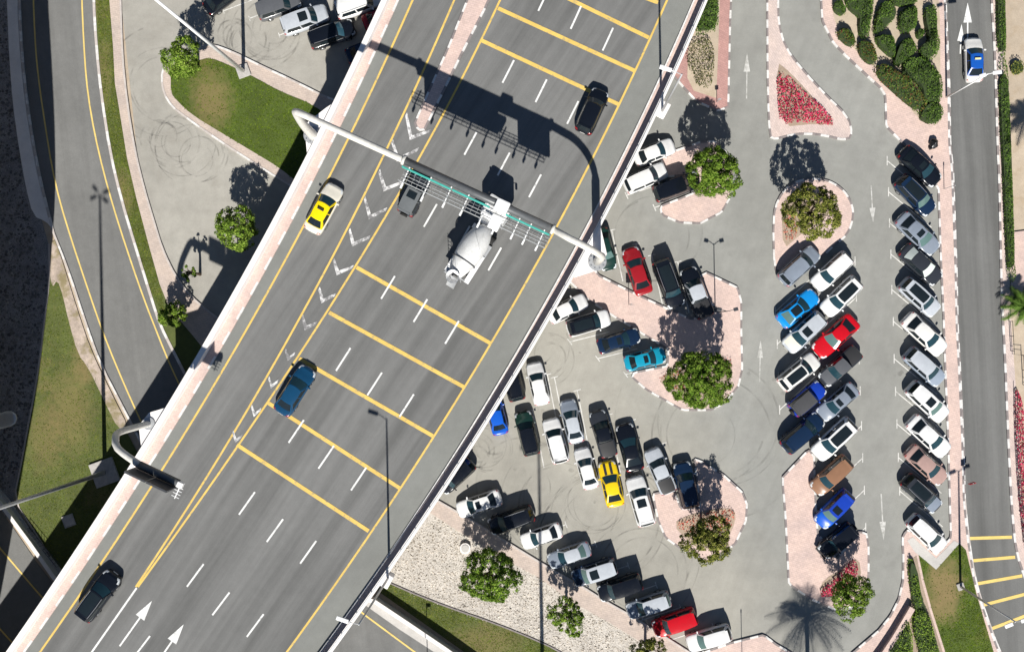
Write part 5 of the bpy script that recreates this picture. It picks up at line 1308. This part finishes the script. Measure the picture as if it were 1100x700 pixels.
# lamp reaching in from the left edge, mounted on the added elevated deck
q = P(-28, 460, 4.0); L_ = empty('bracket_lamp', (q.x, q.y, 4.0)); tag(L_, 'rounded grey lamp head in the shade at the left edge', 'street lamp')
mb = MB(); mb.tube([(-6, -.6, .0), (0, 0, 0), (1.5, .3, .05)], .08, 10); mb.build('arm', M['galv'], L_)
mb = MB(); mb.tube([(1.4, .35, .05), (1.5, .4, .05), (3.6, 1.0, .05), (4.1, 1.15, .05), (4.4, 1.25, .05)], [.3, .72, .80, .66, .25], 20); mb.v = [(a_, b_, .05 + (c_ - .05) * .25) for a_, b_, c_ in mb.v]; mb.build('lamp_head', M['galv'], L_, smooth=True)
# small sign post by the dark red car, little red sign by the street
def sign(base, h, w_, hh, mat, label, rz=0.0, cat='sign'):
    b = P(*base, 0.12); r_ = empty('sign_post', b); tag(r_, label, cat)
    mb = MB(); mb.tube([(0, 0, 0), (0, 0, h)], .035, 8); mb.build('post', M['galv'], r_)
    mb = MB(); mb.bbox((0, -.05, h - hh / 2), (w_, .04, hh), rz, .015); mb.build('sign_plate', M[mat], r_)
sign((675.5, 327), 3.0, .5, .95, 'darkgrey', 'small dark sign on a thin post beside the dark red car')
sign((1035.5, 515), 2.1, .62, .62, 'redsign', 'small red sign at the kerb of the street by the rose beige car', R(20))
sign((1014, 203), 2.6, .12, .3, 'galv', 'thin bare post on the pink strip beside the top of the right-hand row', 0, 'post')
sign((797, 702), 4.2, .12, .3, 'galv', 'thin bare post on the pink corner near the bottom white SUV', 0, 'post')
sign((770, 110), 1.7, .35, .4, 'galv', 'little sign on the lower corner of the narrow bed beside the flyover', 0)
# ---- black sack on the pavement
q = P(1002, 155, .13); r_ = empty('rubbish_sack', q); tag(r_, 'knotted black sack lying on the pink pavement below the planted bed', 'sack')
bm = bmesh.new(); bmesh.ops.create_icosphere(bm, subdivisions=3, radius=.42); rr = random.Random(4)
for v in bm.verts:
    v.co *= 1 + .16 * math.sin(v.co.x * 9 + v.co.z * 7) * math.cos(v.co.y * 11); v.co.z = max(-.3, v.co.z * .8); v.co.y *= 1.25
    if v.co.z > .25: v.co.xy = v.co.xy * .55; v.co.z += .18
bm.verts.ensure_lookup_table(); mb = MB(); bm.verts.index_update()
mb.add([v.co + Vector((0, 0, .31)) for v in bm.verts], [tuple(v.index for v in f_.verts) for f_ in bm.faces]); bm.free(); mb.build('sack', M['bag'], r_, smooth=True)
mb = MB(); mb.bbox((-.28, -.42, .16), (.32, .28, .3), R(30), .08); mb.build('small_bundle', M['bag'], r_)
# ---- wall along the crossing road, both sides of the flyover
def wall(px, h, label, thick=.25, mat='conc', cap=True):
    pts = [Vector((p.x, p.y, 0)) for p in W(px)]; c = pts[len(pts) // 2]; r_ = empty('concrete_wall', c); tag(r_, label, 'wall')
    L_ = [p - c for p in pts]; mb = MB(); ribbon(mb, offset(L_, -thick / 2), offset(L_, thick / 2), h, -.05); mb.build('wall', M[mat], r_, fix=True)
    if cap:
        mb = MB(); ribbon(mb, offset(L_, -thick * .8), offset(L_, thick * .8), h + .08, h + .002); mb.build('coping', M['concwhite'] if mat == 'conc' else M[mat], r_)
wall([(396, 640), (404, 641), (440, 665), (480, 692), (540, 735), (620, 800)], 1.25, 'pale low wall between crossing road and lower lawn, right of the flyover')
wall([(-60, 462), (-4, 526), (9, 542), (38, 581), (64, 618), (80, 632)], 1.0, 'grey low wall along the crossing road at the bottom left')
# black railing on the lawn side of that wall
q0 = P(50, 596, 0); r_ = empty('railing', q0); tag(r_, 'short black railing in the flyover shade beside the low wall', 'railing')
mb = MB(); A_, B_ = P(33, 566, 0) - q0, P(66, 606, 0) - q0
for zz in (.3, 1.0): mb.tube([A_ + Vector((0, 0, zz)), B_ + Vector((0, 0, zz))], .03, 6)
mb.build('rail', M['dark'], r_)
for i in range(12):
    mb = MB(); q = A_.lerp(B_, i / 11); mb.tube([q, q + Vector((0, 0, 1.05))], .025, 6); mb.build('post', M['dark'], r_)
# low fences right of the street
def fence(px, label, h=.9, step=1.6):
    pts = [Vector((p.x, p.y, .0)) for p in W(px)]; c = pts[0]; r_ = empty('low_fence', c); tag(r_, label, 'fence')
    L_ = [p - c for p in pts]; mb = MB()
    for zz in (h * .5, h): mb.tube([p + Vector((0, 0, zz)) for p in L_], .03, 6)
    mb.build('rail', M['dark'], r_)
    for p in resample(L_, step): m2 = MB(); m2.tube([p, p + Vector((0, 0, h + .05))], .035, 6); m2.build('post', M['dark'], r_)
fence([(1083, 345), (1085, 380), (1097, 381), (1099, 416), (1112, 416)], 'thin dark fence with corners below the small palm')
fence([(1088, 418), (1089, 470), (1092, 520), (1098, 580)], 'thin dark fence along the strip of magenta flowers')
# utility box and covers
def cover(px, py, w_, label, rz=R(20), name='inspection_cover', h=.12, mat='cover', cat='cover'):
    q = P(px, py, .1); r_ = empty(name, q, rz); tag(r_, label, cat)
    mb = MB(); mb.bbox((0, 0, h / 2 - .02), (w_, w_, h), 0, .03); mb.build('frame', M[mat], r_)
    mb = MB(); mb.bbox((0, 0, h - .01), (w_ * .75, w_ * .75, .04), 0, .01); mb.build('lid', M['conc'] if mat == 'cover' else M[mat], r_)
cover(74, 559, 1.25, 'square concrete cover in the deeply shaded grass left of the flyover')
q = P(500, 588, .06); r_ = empty('manhole', q); tag(r_, 'round pale manhole ring on the stone bed beside the broad tree', 'manhole')
mb = MB(); mb.tube([(0, 0, 0), (0, 0, .35)], .55, 24); mb.build('ring', M['concwhite'], r_)
mb = MB(); mb.tube([(0, 0, .352), (0, 0, .40)], .40, 24); mb.build('lid', M['conc'], r_)
for x, y, l_ in ((690, 640, 'iron cover'),): pass

wall([(977, 650), (970, 662), (958, 682), (946, 700), (930, 722)], .75, 'curved low pink wall round the bright shrubs at the bottom right', .35, 'pink')
